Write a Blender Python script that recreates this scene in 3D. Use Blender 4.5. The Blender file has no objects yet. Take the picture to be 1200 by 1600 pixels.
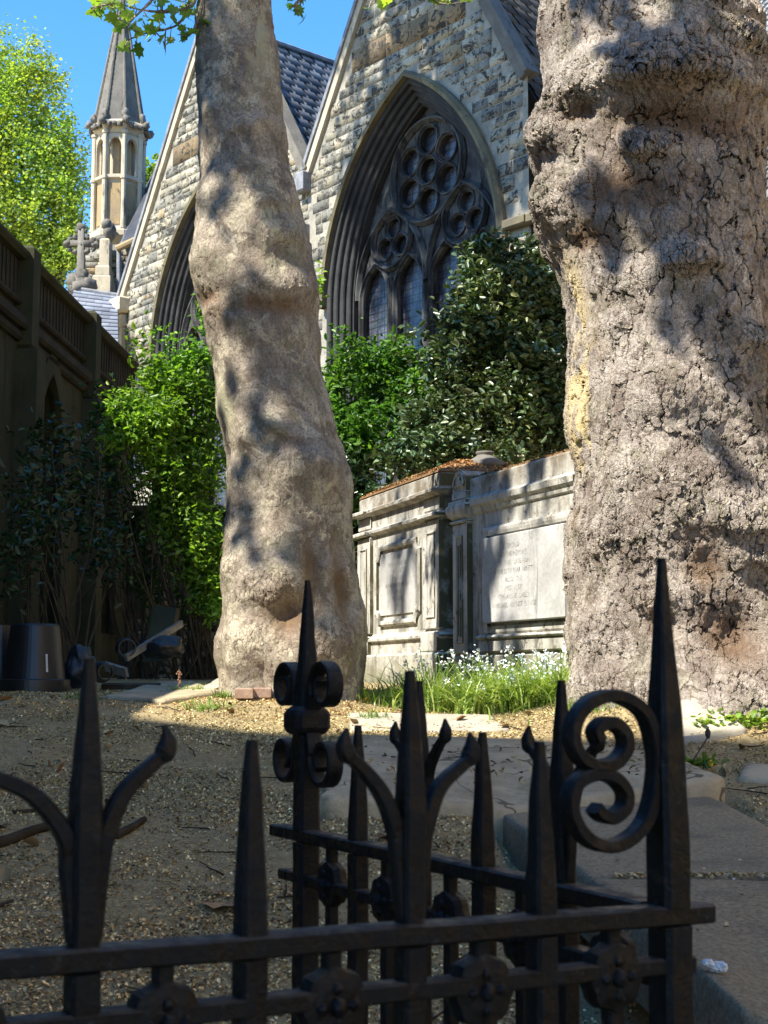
import bpy, math, random
import numpy as np
from mathutils import Vector, Matrix
from mathutils.geometry import tessellate_polygon

random.seed(7)
RNG = np.random.default_rng(11)
SC = bpy.context.scene
COL = SC.collection
PI = math.pi

# ------------------------------------------------------------------ camera
FPX = 2250.0                      # focal length in photo pixels (photo 1200 x 1600)
HOR = 1060.0                      # horizon row in the photo
ZC = 1.0
PITCH = math.atan((HOR - 800) / FPX)
cam_d = bpy.data.cameras.new('camera')
cam = bpy.data.objects.new('camera', cam_d)
COL.objects.link(cam)
cam.location = (0, 0, ZC)
cam.rotation_euler = (PI / 2 + PITCH, 0, 0)
cam_d.sensor_fit = 'VERTICAL'
cam_d.sensor_height = 36.0
cam_d.lens = FPX / 1600 * 36.0
cam_d.clip_start = 0.05
cam_d.clip_end = 2000
cam_d.dof.use_dof = True
cam_d.dof.focus_distance = 9.0
cam_d.dof.aperture_fstop = 12.0
SC.camera = cam

# ------------------------------------------------------------------ light
SUN = Vector((-0.482, -0.404, 0.777)).normalized()
ELEV = math.asin(SUN.z)
AZ = math.atan2(SUN.x, SUN.y)     # clockwise from +Y
world = bpy.data.worlds.new('World')
SC.world = world
world.use_nodes = True
wn = world.node_tree
bg = wn.nodes['Background']
sky = wn.nodes.new('ShaderNodeTexSky')
sky.sky_type = 'NISHITA'
sky.sun_disc = False
sky.sun_elevation = ELEV
sky.sun_rotation = AZ
sky.air_density = 1.0
sky.dust_density = 0.0
sky.ozone_density = 6.0
hs = wn.nodes.new('ShaderNodeHueSaturation')
hs.inputs['Saturation'].default_value = 1.2
wn.links.new(sky.outputs[0], hs.inputs['Color'])
wn.links.new(hs.outputs[0], bg.inputs[0])
bg.inputs[1].default_value = 0.14
sun_d = bpy.data.lights.new('sun', 'SUN')
sun_d.energy = 4.5
sun_d.angle = math.radians(0.5)
sun_d.color = (1.0, 0.94, 0.83)
sun_o = bpy.data.objects.new('sun', sun_d)
COL.objects.link(sun_o)
sun_o.rotation_euler = SUN.to_track_quat('Z', 'Y').to_euler()
SC.view_settings.view_transform = 'Standard'
SC.view_settings.look = 'None'
SC.view_settings.exposure = 1.42
SC.view_settings.gamma = 1.0
SC.cycles.use_denoising = True
SC.cycles.max_bounces = 6
SC.cycles.transparent_max_bounces = 6

# ------------------------------------------------------------------ helpers
CP, SP = math.cos(PITCH), math.sin(PITCH)
def ray(px, py):
    vx, vy = (px - 600) / FPX, (800 - py) / FPX
    return np.array([vx, CP - vy * SP, SP + vy * CP])
def at(px, py, Y):
    r = ray(px, py)
    return np.array([0, 0, ZC]) + r * (Y / r[1])

MATS = {}
FRAMES = {}
def mloc(loc, rz=0):
    return Matrix.Translation(Vector(loc)) @ Matrix.Rotation(rz, 4, 'Z')

def tag(o, label=None, cat=None, group=None, kind=None):
    if label: o['label'] = label
    if cat: o['category'] = cat
    if group: o['group'] = group
    if kind: o['kind'] = kind
    return o

def thing(name, label, cat, loc=(0, 0, 0), rz=0, group=None):
    o = bpy.data.objects.new(name, None)
    COL.objects.link(o)
    o.location = Vector(loc)
    o.rotation_euler = (0, 0, rz)
    FRAMES[o.name] = np.array(mloc(loc, rz))
    return tag(o, label, cat, group)

def frame_of(o):
    return FRAMES[o.name] if o is not None and o.name in FRAMES else np.eye(4)

def to_world(o, P):
    M = frame_of(o)
    P = np.asarray(P, float)
    return P @ M[:3, :3].T + M[:3, 3]

def build(name, V, F, mat, parent=None, smooth=False, colors=None, vattr=None, local=False, mats=None, midx=None):
    """V world coordinates (or the root thing's own when local); F faces (list or int array)."""
    V = np.asarray(V, np.float64).reshape(-1, 3)
    root = parent
    while root is not None and root.parent is not None:
        root = root.parent
    if root is not None and not local:
        M = np.linalg.inv(frame_of(root))
        V = V @ M[:3, :3].T + M[:3, 3]
    me = bpy.data.meshes.new(name)
    if isinstance(F, np.ndarray):
        k = F.shape[1]
        nf = len(F)
        me.vertices.add(len(V)); me.vertices.foreach_set('co', V.astype(np.float32).ravel())
        me.loops.add(nf * k); me.loops.foreach_set('vertex_index', F.astype(np.int32).ravel())
        me.polygons.add(nf)
        me.polygons.foreach_set('loop_start', np.arange(0, nf * k, k, dtype=np.int32))
        me.update(calc_edges=True)
    else:
        me.from_pydata([tuple(v) for v in V], [], [tuple(f) for f in F])
        me.update()
    if smooth:
        me.polygons.foreach_set('use_smooth', np.ones(len(me.polygons), bool))
    if colors is not None:
        a = me.attributes.new('col', 'FLOAT_COLOR', 'FACE')
        c = np.ones((len(me.polygons), 4), np.float32); c[:, :3] = colors
        a.data.foreach_set('color', c.ravel())
    if vattr is not None:
        for k2, arr in vattr.items():
            a = me.attributes.new(k2, 'FLOAT', 'POINT')
            a.data.foreach_set('value', np.asarray(arr, np.float32).ravel())
    for m_ in (mats or [mat]):
        me.materials.append(m_)
    if midx is not None:
        me.polygons.foreach_set('material_index', np.asarray(midx, np.int32))
    o = bpy.data.objects.new(name, me)
    COL.objects.link(o)
    if parent is not None:
        o.parent = parent
    elif name not in FRAMES:
        pass
    return o

class MB:
    def __init__(self): self.V = []; self.F = []; self.n = 0; self.M = []
    def add(self, V, F, mi=0):
        V = np.asarray(V, float).reshape(-1, 3)
        self.V.append(V)
        n = self.n
        for f in F: self.F.append(tuple(int(i) + n for i in f)); self.M.append(mi)
        self.n += len(V)
        return self
    def box(self, lo, hi, bev=0.0, mi=0):
        x0, y0, z0 = lo; x1, y1, z1 = hi
        if bev <= 0:
            V = [(x0,y0,z0),(x1,y0,z0),(x1,y1,z0),(x0,y1,z0),(x0,y0,z1),(x1,y0,z1),(x1,y1,z1),(x0,y1,z1)]
            return self.add(V, [(3,2,1,0),(4,5,6,7),(0,1,5,4),(1,2,6,5),(2,3,7,6),(3,0,4,7)], mi)
        b = bev
        prof = [(-b, z0), (0, z0 + b), (0, z1 - b), (-b, z1)]
        return self.ring(prof, x0, x1, y0, y1, mi)
    def ring(self, prof, x0, x1, y0, y1, mi=0, cap=True):
        """profile of (outward offset, z) carried round a rectangle"""
        V = []
        for q, z in prof:
            V += [(x0-q, y0-q, z), (x1+q, y0-q, z), (x1+q, y1+q, z), (x0-q, y1+q, z)]
        F = []
        for i in range(len(prof) - 1):
            for j in range(4):
                a, b = i*4 + j, i*4 + (j+1) % 4
                F.append((a, b, b+4, a+4))
        if cap:
            F.append((3, 2, 1, 0)); m = (len(prof)-1)*4
            F.append((m, m+1, m+2, m+3))
        return self.add(V, F, mi)
    def xf(self, M):
        V = np.concatenate(self.V)
        M = np.array(M)
        self.V = [V @ M[:3, :3].T + M[:3, 3]]
        return self
    def build(self, name, mat, parent=None, smooth=False, local=False, mats=None):
        return build(name, np.concatenate(self.V), self.F, mat, parent, smooth, local=local, mats=mats, midx=self.M if mats else None)

def sweep(pts, rad, sides=8, sq=False, up=None, cap=True, flat=None):
    """tube along pts; rad scalar or per point; sq = chamfered square section; flat=(half thickness, half width)"""
    P = np.asarray(pts, float); n = len(P)
    R = np.full(n, rad, float) if np.isscalar(rad) else np.asarray(rad, float)
    T = np.gradient(P, axis=0); T /= np.linalg.norm(T, axis=1)[:, None] + 1e-12
    u = np.array(up, float) if up is not None else np.array([0.31, 0.17, 0.93])
    if up is None and abs(T[0] @ u) > 0.9: u = np.array([0.9, 0.3, 0.1])
    if sq:
        c = 0.72
        sec = np.array([(1,-c),(1,c),(c,1),(-c,1),(-1,c),(-1,-c),(-c,-1),(c,-1)], float)
    else:
        a = np.arange(sides) * 2 * PI / sides
        sec = np.stack([np.cos(a), np.sin(a)], 1)
    if flat is not None:
        c = 0.75
        sec = np.array([(1,-c),(1,c),(c,1),(-c,1),(-1,c),(-1,-c),(-c,-1),(c,-1)], float) * np.array([[flat[0], flat[1]]])
    m = len(sec)
    V = np.zeros((n, m, 3))
    x = None
    for i in range(n):
        t = T[i]
        if up is not None:
            y = u - t * (u @ t); y /= np.linalg.norm(y); x = np.cross(y, t)
        else:
            if x is None:
                x = u - t * (u @ t)
            else:
                x = x - t * (x @ t)
            x /= np.linalg.norm(x); y = np.cross(t, x)
        V[i] = P[i] + (sec[:, :1] * x + sec[:, 1:] * y) * R[i]
    F = []
    for i in range(n - 1):
        for j in range(m):
            a, b = i*m + j, i*m + (j+1) % m
            F.append((a, b, b+m, a+m))
    if cap:
        F.append(tuple(range(m-1, -1, -1))); F.append(tuple(range((n-1)*m, n*m)))
    return V.reshape(-1, 3), F

def lathe(prof, sides=32, c=(0, 0, 0)):
    V = []; n = len(prof)
    for r, z in prof:
        for j in range(sides):
            a = j * 2 * PI / sides
            V.append((c[0] + r*math.cos(a), c[1] + r*math.sin(a), c[2] + z))
    F = [(i*sides+j, i*sides+(j+1) % sides, (i+1)*sides+(j+1) % sides, (i+1)*sides+j) for i in range(n-1) for j in range(sides)]
    F.append(tuple(range(sides-1, -1, -1))); F.append(tuple(range((n-1)*sides, n*sides)))
    return np.array(V), F

def smooth_path(pts, n=24):
    P = np.asarray(pts, float); k = len(P)
    Q = np.vstack([2*P[0]-P[1], P, 2*P[-1]-P[-2]])
    out = []
    for t in np.linspace(0, k-1-1e-6, n):
        i = int(t); f = t - i
        p0, p1, p2, p3 = Q[i], Q[i+1], Q[i+2], Q[i+3]
        out.append(0.5*((2*p1)+(-p0+p2)*f+(2*p0-5*p1+4*p2-p3)*f*f+(-p0+3*p1-3*p2+p3)*f**3))
    return np.array(out)

# vectorised noise
def _h(ix, iy, iz, s):
    h = (ix * 374761393 + iy * 668265263 + iz * 2147483647 + s * 974634777) & 0xffffffff
    h = ((h ^ (h >> 13)) * 1274126177) & 0xffffffff
    h = h ^ (h >> 16)
    return (h & 0xffff) / 32767.5 - 1.0
def vnoise(P, s=0):
    P = np.asarray(P, float)
    I = np.floor(P).astype(np.int64); f = P - I; f = f*f*(3-2*f)
    r = 0
    for dx in (0, 1):
        for dy in (0, 1):
            for dz in (0, 1):
                w = (f[..., 0] if dx else 1-f[..., 0]) * (f[..., 1] if dy else 1-f[..., 1]) * (f[..., 2] if dz else 1-f[..., 2])
                r = r + w * _h(I[..., 0]+dx, I[..., 1]+dy, I[..., 2]+dz, s)
    return r
def fbm(P, oct=4, s=0):
    P = np.asarray(P, float); a = 1.0; r = 0; t = 0
    for i in range(oct):
        r = r + a * vnoise(P * 2**i + 17.3*i, s+i); t += a; a *= 0.5
    return r / t

# ------------------------------------------------------------------ materials
class G:
    """small node graph helper"""
    def __init__(self, name, rough=0.8, spec=0.3):
        self.m = bpy.data.materials.new(name); self.m.use_nodes = True
        self.t = self.m.node_tree; self.b = self.t.nodes['Principled BSDF']; self.out = self.t.nodes['Material Output']
        self.b.inputs['Roughness'].default_value = rough
        self.b.inputs['Specular IOR Level'].default_value = spec
        self.co = None
    def n(self, typ, **kw):
        nd = self.t.nodes.new('ShaderNode' + typ)
        for k, v in kw.items():
            if k in nd.bl_rna.properties and not k.startswith('i_'): setattr(nd, k, v)
        return nd
    def put(self, sock, v):
        if isinstance(v, bpy.types.NodeSocket): self.t.links.new(v, sock)
        elif v is not None: sock.default_value = v
    def coord(self, kind='Object', scale=(1, 1, 1), rot=(0, 0, 0)):
        if self.co is None: self.co = self.n('TexCoord')
        mp = self.n('Mapping'); self.t.links.new(self.co.outputs[kind], mp.inputs[0])
        mp.inputs['Scale'].default_value = scale; mp.inputs['Rotation'].default_value = rot
        return mp.outputs[0]
    def noise(self, co, scale, detail=5, rough=0.6, dist=0.0):
        nd = self.n('TexNoise'); self.put(nd.inputs['Vector'], co)
        nd.inputs['Scale'].default_value = scale; nd.inputs['Detail'].default_value = detail
        nd.inputs['Roughness'].default_value = rough; nd.inputs['Distortion'].default_value = dist
        return nd.outputs['Fac']
    def noisec(self, co, scale, detail=3):
        nd = self.n('TexNoise'); self.put(nd.inputs['Vector'], co)
        nd.inputs['Scale'].default_value = scale; nd.inputs['Detail'].default_value = detail
        return nd.outputs['Color']
    def voro(self, co, scale, feature='F1', out='Distance', rnd=1.0):
        nd = self.n('TexVoronoi', feature=feature); self.put(nd.inputs['Vector'], co)
        nd.inputs['Scale'].default_value = scale; nd.inputs['Randomness'].default_value = rnd
        return nd.outputs[out]
    def ramp(self, fac, lo, hi, a=0.0, b=1.0):
        nd = self.n('MapRange', clamp=True, interpolation_type='SMOOTHSTEP')
        self.put(nd.inputs[0], fac)
        for i, v in zip((1, 2, 3, 4), (lo, hi, a, b)): nd.inputs[i].default_value = v
        return nd.outputs[0]
    def math(self, op, a, b=0.5, c=None):
        nd = self.n('Math', operation=op); self.put(nd.inputs[0], a); self.put(nd.inputs[1], b)
        if c is not None: self.put(nd.inputs[2], c)
        return nd.outputs[0]
    def vmath(self, op, a, b):
        nd = self.n('VectorMath', operation=op); self.put(nd.inputs[0], a); self.put(nd.inputs[1], b)
        return nd.outputs[0]
    def mix(self, fac, a, b, mode='MIX'):
        nd = self.n('Mix', data_type='RGBA', blend_type=mode)
        self.put(nd.inputs[0], fac)
        self.put(nd.inputs[6], (*a, 1) if isinstance(a, tuple) else a)
        self.put(nd.inputs[7], (*b, 1) if isinstance(b, tuple) else b)
        return nd.outputs[2]
    def attr(self, name, out='Color'):
        nd = self.n('Attribute'); nd.attribute_name = name
        return nd.outputs[out]
    def bump(self, h, strength=0.5, dist=0.01, normal=None):
        nd = self.n('Bump'); self.put(nd.inputs['Height'], h)
        nd.inputs['Strength'].default_value = strength; nd.inputs['Distance'].default_value = dist
        if normal is not None: self.put(nd.inputs['Normal'], normal)
        self.t.links.new(nd.outputs[0], self.b.inputs['Normal'])
        return nd.outputs[0]
    def color(self, c): self.put(self.b.inputs['Base Color'], (*c, 1) if isinstance(c, tuple) else c)
    def disp(self, h, scale, mid=0.5):
        nd = self.n('Displacement'); self.put(nd.inputs['Height'], h)
        nd.inputs['Scale'].default_value = scale; nd.inputs['Midlevel'].default_value = mid
        self.t.links.new(nd.outputs[0], self.out.inputs['Displacement'])
        self.m.displacement_method = 'BOTH'

def stone(name, c1, c2, dark=None, moss=None, scale=3.0, rough=0.9, bump=0.4, bd=0.01, streak=0.0, attr=False, darklo=0.55, darkhi=0.7, fine=40.0, mosslo=0.55, mosshi=0.75):
    g = G(name, rough, 0.2)
    co = g.coord()
    c = g.mix(g.ramp(g.noise(co, scale, 6), 0.35, 0.65), c1, c2)
    if attr: c = g.mix(0.75, c, g.attr('col'))
    if dark is not None:
        cs = g.coord(scale=(1, 1, 0.25)) if streak else co
        c = g.mix(g.ramp(g.noise(cs, scale*2.2, 7, 0.7, 0.6), darklo, darkhi), c, dark)
    if moss is not None:
        c = g.mix(g.ramp(g.noise(g.vmath('ADD', co, (5.2, 1.1, 3.7)), scale*1.1, 6, 0.65), mosslo, mosshi), c, moss)
    f = g.noise(co, fine, 6, 0.7)
    c = g.mix(g.ramp(f, 0.3, 0.7, 0.0, 0.45), c, g.mix(0.5, c, (0.02, 0.02, 0.018)))
    g.color(c)
    h = g.math('ADD', g.math('MULTIPLY', f, 0.5), g.noise(co, scale*4, 6, 0.7))
    g.bump(h, bump, bd)
    return g.m

def plain(name, c, rough=0.6, spec=0.4, metal=0.0, var=0.25, scale=8, bump=0.0, bd=0.003):
    g = G(name, rough, spec); co = g.coord()
    nz = g.noise(co, scale, 5)
    g.color(g.mix(g.ramp(nz, 0.35, 0.65), tuple(x*(1-var) for x in c), tuple(min(1, x*(1+var)) for x in c)))
    g.b.inputs['Metallic'].default_value = metal
    if bump: g.bump(g.noise(co, scale*5, 6), bump, bd)
    return g.m

def leafmat(name, tint=(1, 1, 1), trans=0.35, rough=0.45, spec=0.4):
    g = G(name, rough, spec)
    c = g.mix(1.0, g.attr('col'), tint, 'MULTIPLY')
    g.color(c)
    tr = g.n('BsdfTranslucent')
    g.put(tr.inputs[0], g.mix(1.0, c, (1.5, 1.6, 0.55), 'MULTIPLY'))
    ms = g.n('MixShader'); ms.inputs[0].default_value = trans
    g.t.links.new(g.b.outputs[0], ms.inputs[1]); g.t.links.new(tr.outputs[0], ms.inputs[2])
    g.t.links.new(ms.outputs[0], g.out.inputs[0])
    return g.m

# ------------------------------------------------------------------ foliage
def leaves(P, size, cols, jitter=0.35, up=0.5, aspect=0.55, fold=0.18, face=None):
    """folded kite leaves at points P; returns V, F(quads), face colours"""
    n = len(P)
    d = RNG.normal(size=(n, 3)); d[:, 2] *= 0.6; d[:, 2] -= 0.1
    d /= np.linalg.norm(d, axis=1)[:, None]
    nr = RNG.normal(size=(n, 3)) * 0.7; nr[:, 2] += up * 1.6
    if face is not None: nr += np.array(face)
    nr -= d * np.sum(nr*d, 1)[:, None]; nr /= np.linalg.norm(nr, axis=1)[:, None] + 1e-9
    s = np.cross(d, nr)
    L = size * (1 + jitter * RNG.uniform(-1, 1, n))[:, None]
    W = L * aspect * 0.5
    base = P - d*L*0.5
    mid = P - d*L*0.05
    tip = P + d*L*0.5 - nr*L*0.10
    m1, m2 = P - d*L*0.22, P + d*L*0.16
    up_ = nr*L*fold
    V = np.stack([base, m1 + s*W*0.85 + up_*0.8, m2 + s*W*0.80 + up_*0.7, tip, m2 - s*W*0.80 + up_*0.7, m1 - s*W*0.85 + up_*0.8], 1)
    b6 = np.arange(n)*6
    F = np.concatenate([np.stack([b6, b6+1, b6+2, b6+3], 1), np.stack([b6, b6+3, b6+4, b6+5], 1)])
    cols = np.asarray(cols, float)
    ci = RNG.integers(0, len(cols), n)
    c = cols[ci] * RNG.uniform(0.7, 1.3, (n, 1)) * (1 + 0.45*fbm(P*2.3, 2, 61))[:, None]
    c = c * (1 + 0.25*fbm(P*1.1 + 9, 2, 67)[:, None]*np.array([[1.0, 0.2, -0.3]]))
    return V.reshape(-1, 3), F, np.clip(np.concatenate([c, c*0.94]), 0, 1)

def blob_points(blobs, n, clump=40, cr=0.12, shell=0.55):
    """blobs (centre, radii): clumped points through each ellipsoid, denser near its surface"""
    vol = np.array([b[1][0]*b[1][1]*b[1][2] for b in blobs])**0.75
    k = RNG.multinomial(max(1, n//clump), vol/vol.sum())
    out = []
    for (c, r), m in zip(blobs, k):
        if m == 0: continue
        d = RNG.normal(size=(m, 3)); d /= np.linalg.norm(d, axis=1)[:, None]
        rad = (shell + (1-shell) * RNG.random(m)**0.6) * (1 + 0.13*RNG.normal(size=m))
        cc = np.array(c) + d * rad[:, None] * np.array(r)
        ck = cr * (0.6 + 0.9*RNG.random(m))
        pts = cc[:, None, :] + RNG.normal(size=(m, clump, 3)) * ck[:, None, None] * 0.6
        out.append(pts.reshape(-1, 3))
    return np.concatenate(out)

def pblob(px, py, Y, rx, ry, rd=None):
    c = at(px, py, Y); k = Y / FPX
    return (c, (rx*k, rd if rd else rx*k*0.8, ry*k))
# ------------------------------------------------------------------ ground
GY = np.array([-400, -3, 0, 2.4, 3.5, 5.0, 6.5, 8.0, 9.5, 10.5, 12, 16, 30, 400.])
GZ = np.array([0.0, 0.0, 0.0, 0.06, 0.15, 0.37, 0.57, 0.775, 0.89, 0.945, 0.97, 1.0, 1.0, 1.0])
_gy = np.linspace(-20, 60, 3201)
_gz = np.interp(_gy, GY, GZ)
_k = np.hanning(41); _k /= _k.sum()
_gz = np.convolve(np.pad(_gz, 20, mode='edge'), _k, 'valid')
def ground_z(x, y):
    x = np.asarray(x, float); y = np.asarray(y, float)
    z = np.interp(y, _gy, _gz)
    z = z + 0.11*np.exp(-((x+1.9)/1.1)**2 - ((y-7.7)/0.95)**2)
    z = z + 0.27*np.exp(-((x-1.75)/0.75)**2 - ((y-7.95)/0.66)**2)
    z = z + 0.07*np.exp(-((x+0.6)/0.75)**2 - ((y-9.1)/0.7)**2)
    sm = lambda a, lo, hi: np.clip((a-lo)/(hi-lo), 0, 1)
    z = z - 0.17*sm(x, 0.36, 0.52)*(1-sm(x, 1.36, 1.46))*(1-sm(y, 6.0, 6.2))*sm(y, 1.5, 2.4)      # dug away beneath the paving slabs
    P = np.stack([x*1.3, y*1.3, x*0], -1)
    near = np.clip(1 - np.abs(y-8)/14, 0, 1)
    z = z + near*(0.03*fbm(P, 3, 3) + 0.012*fbm(P*6, 3, 5))
    return z

def gp(px, py, lo=2.2, hi=11.0):
    """where the sight line through a photo point meets the ground"""
    Y = np.linspace(lo, hi, 4000); r = ray(px, py); P = np.array([0, 0, ZC]) + r[None, :]*(Y/r[1])[:, None]
    dlt = P[:, 2]-ground_z(P[:, 0], P[:, 1])
    if not (dlt < 0).any(): return gp(px, py+1.5, lo, hi)
    i = int(np.argmax(dlt < 0)); return (P[i, 0], P[i, 1])

g = G('churchyard_soil', 0.95, 0.1)
co = g.coord()
sp = g.voro(g.vmath('ADD', co, g.mix(1.0, g.noisec(co, 30), (0.02, 0.02, 0.02), 'MULTIPLY')), 95, 'F1')
lit = g.ramp(g.noise(co, 60, 5, 0.75), 0.44, 0.6)
pat = g.ramp(g.noise(co, 1.6, 5, 0.6), 0.34, 0.58)
lit2 = g.math('MULTIPLY', lit, pat)
c = g.mix(g.ramp(g.noise(co, 14, 6), 0.3, 0.7), (0.27, 0.21, 0.115), (0.42, 0.335, 0.185))
c = g.mix(lit2, c, g.mix(g.ramp(g.noise(co, 130, 3), 0.35, 0.65), (0.56, 0.42, 0.19), (0.74, 0.58, 0.29)))
g.color(c)
g.bump(g.math('ADD', g.math('MULTIPLY', lit2, 0.6), g.noise(co, 90, 6, 0.8)), 0.9, 0.014)
MATS['soil'] = g.m

xs = np.concatenate([[-400, -100, -40, -20, -12, -8], np.arange(-6, 5.01, 0.045), [7, 10, 16, 30, 80, 400]])
ys = np.concatenate([[-400, -60, -10, -3, 0], np.arange(1.0, 14.01, 0.045), [15, 16, 18, 20, 24, 30, 40, 80, 400]])
X, Yg = np.meshgrid(xs, ys)
Zg = ground_z(X, Yg)
V = np.stack([X, Yg, Zg], -1).reshape(-1, 3)
nx, ny = len(xs), len(ys)
ii = (np.arange(ny-1)[:, None]*nx + np.arange(nx-1)[None, :]).ravel()
F = np.stack([ii, ii+1, ii+1+nx, ii+nx], 1)
tag(build('ground', V, F, MATS['soil'], smooth=True), 'brown churchyard earth strewn with tan plane tree litter', 'ground', kind='structure')

# ------------------------------------------------------------------ unseen block added behind the camera to throw the foreground shade
MATS['brick'] = stone('shade_block_brick', (0.24, 0.13, 0.09), (0.30, 0.17, 0.11), dark=(0.08, 0.06, 0.05), scale=1.5)
s0 = np.array([*gp(300, 1132), 0.0]); s1 = np.array([*gp(820, 1160), 0.0])
gdir = (s1-s0)/np.linalg.norm(s1-s0)
nin = np.array([gdir[1], -gdir[0], 0])
s0[2] = float(ground_z(s0[0], s0[1]))
p0 = s0 + np.array(SUN) * 20
print('shade edge', s0, s1, 'roof', p0)
hb = p0[2]
mb = MB()
A = p0 - gdir*5.5; B = p0 + gdir*7.5
A[2] = B[2] = 0
q = [A, B, B + nin*9, A + nin*9]
bt = thing('shade_block', 'tall brown brick block added behind the camera to cast the foreground shade', 'building', q[0])
Vb = [*q] + [v + np.array([0, 0, hb]) for v in q]
build('wall', Vb, [(3,2,1,0),(4,5,6,7),(0,1,5,4),(1,2,6,5),(2,3,7,6),(3,0,4,7)], MATS['brick'], bt)

# pale sunlit house added out of view on the right to bounce warm light into the shade
MATS['render'] = stone('reflector_buff', (0.62, 0.47, 0.30), (0.56, 0.42, 0.27), dark=(0.35, 0.27, 0.19), scale=0.8)
ht = thing('bounce_reflector', 'pale buff stucco house added on the right to bounce light, outside the view', 'reflector', (6.4, 2.0, 0))
hm = MB(); hm.box((0, -10, 0), (7, 9.0, 14.0)); hm.build('wall', MATS['render'], ht, local=True)
hm = MB(); hm.box((-0.25, -10.2, 14.002), (7.2, 9.2, 14.3), 0.05); hm.build('cornice', MATS['render'], ht, local=True)
hm = MB()
for yy in range(-8, 9, 3):
    for zz_ in (1.6, 5.0, 8.4): hm.box((-0.03, yy-0.55, zz_), (0.02, yy+0.55, zz_+2.0))
hm.build('window', plain('dark_panes', (0.03, 0.035, 0.04), 0.2, 0.5), ht, local=True)
# ------------------------------------------------------------------ church
MATS['ragstone'] = None
g = G('coursed_ragstone', 0.92, 0.15)
co = g.coord()
col = g.attr('col')
n1 = g.noise(co, 2.3, 6, 0.65)
col = g.mix(g.ramp(n1, 0.3, 0.7, 0.0, 0.4), col, g.mix(0.5, col, (0.30, 0.26, 0.18)))
blk = g.ramp(g.noise(g.coord(scale=(1, 1, 1.3)), 6.5, 8, 0.72, 0.9), 0.505, 0.555)
col = g.mix(g.math('MULTIPLY', blk, 0.93), col, (0.028, 0.028, 0.027))
f = g.noise(co, 34, 6, 0.7)
col = g.mix(g.ramp(f, 0.35, 0.7, 0.0, 0.5), col, (0.12, 0.11, 0.09))
col = g.mix(g.ramp(g.noise(g.coord(scale=(1, 1, 0.12)), 2.6, 6, 0.65), 0.5, 0.7, 0, 0.55), col, (0.09, 0.088, 0.08))
col = g.mix(g.ramp(g.noise(co, 0.75, 5, 0.6), 0.45, 0.62, 0, 0.6), col, g.mix(0.65, col, (0.05, 0.05, 0.047)))
g.color(col)
g.bump(g.math('ADD', f, g.math('MULTIPLY', g.noise(co, 9, 6, 0.7), 1.2)), 0.8, 0.016)
MATS['ragstone'] = g.m
MATS['mortar'] = stone('lime_mortar', (0.40, 0.37, 0.30), (0.28, 0.26, 0.21), dark=(0.09, 0.085, 0.08), scale=3, bump=0.6)
MATS['soot'] = stone('sooty_limestone', (0.032, 0.032, 0.033), (0.062, 0.061, 0.060), dark=(0.018, 0.018, 0.018), scale=2.0, streak=1, bump=0.35, rough=0.75)
MATS['hood'] = stone('mossy_hood_stone', (0.22, 0.19, 0.11), (0.13, 0.115, 0.08), dark=(0.04, 0.04, 0.03), moss=(0.13, 0.12, 0.045), scale=2.5)
MATS['tracery'] = stone('weathered_tracery', (0.11, 0.107, 0.10), (0.042, 0.042, 0.042), dark=(0.02, 0.02, 0.02), scale=2.6, streak=1, bump=0.3, darklo=0.47, darkhi=0.6)
MATS['spire'] = stone('spire_stone', (0.15, 0.14, 0.12), (0.20, 0.185, 0.155), dark=(0.06, 0.055, 0.05), scale=4, streak=1)
MATS['ochre'] = stone('ochre_freestone', (0.42, 0.30, 0.15), (0.33, 0.25, 0.15), dark=(0.10, 0.085, 0.07), scale=2.2)
MATS['pale'] = stone('pale_freestone', (0.58, 0.50, 0.36), (0.46, 0.40, 0.29), dark=(0.15, 0.135, 0.11), scale=2.4, streak=1)
MATS['lead'] = plain('lead_flashing', (0.20, 0.205, 0.215), 0.6, 0.3, 0.0, 0.25, 6)
MATS['pipe'] = plain('painted_pipe', (0.16, 0.18, 0.20), 0.5, 0.4)
g = G('slate', 0.75, 0.25)
co = g.coord()
c = g.mix(g.ramp(g.noise(co, 1.7, 5), 0.35, 0.65), (0.085, 0.09, 0.098), (0.14, 0.145, 0.15))
c = g.mix(1.0, c, g.attr('col'), 'MULTIPLY')
g.color(c); g.bump(g.noise(co, 25, 5), 0.4, 0.01)
MATS['slate'] = g.m
g = G('leaded_glass', 0.28, 0.5)
co = g.coord()
cell = g.voro(co, 9.0, 'F1', 'Color')
edge = g.voro(co, 9.0, 'DISTANCE_TO_EDGE')
c = g.mix(g.ramp(g.noise(co, 3.5, 5), 0.35, 0.65), (0.035, 0.038, 0.047), (0.115, 0.122, 0.145))
c = g.mix(0.30, c, cell, 'MULTIPLY')
c = g.mix(g.ramp(g.noise(co, 26, 6, 0.75, 1.0), 0.54, 0.70, 0, 0.7), c, (0.26, 0.275, 0.31))
c = g.mix(g.ramp(edge, 0.010, 0.03, 0.7, 0.0), c, (0.02, 0.02, 0.022))
bk = g.n('TexBrick'); g.put(bk.inputs['Vector'], g.coord(rot=(-PI/2, 0, 0)))
bk.inputs['Scale'].default_value = 1.0; bk.inputs['Brick Width'].default_value = 0.16; bk.inputs['Row Height'].default_value = 0.11; bk.inputs['Mortar Size'].default_value = 0.009; bk.offset = 0.0
c = g.mix(g.math('MULTIPLY', bk.outputs['Fac'], 0.85), c, (0.012, 0.012, 0.013))
g.color(c); g.bump(g.math('ADD', cell, g.noise(co, 6, 3)), 0.5, 0.02)
MATS['glass'] = g.m

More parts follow.
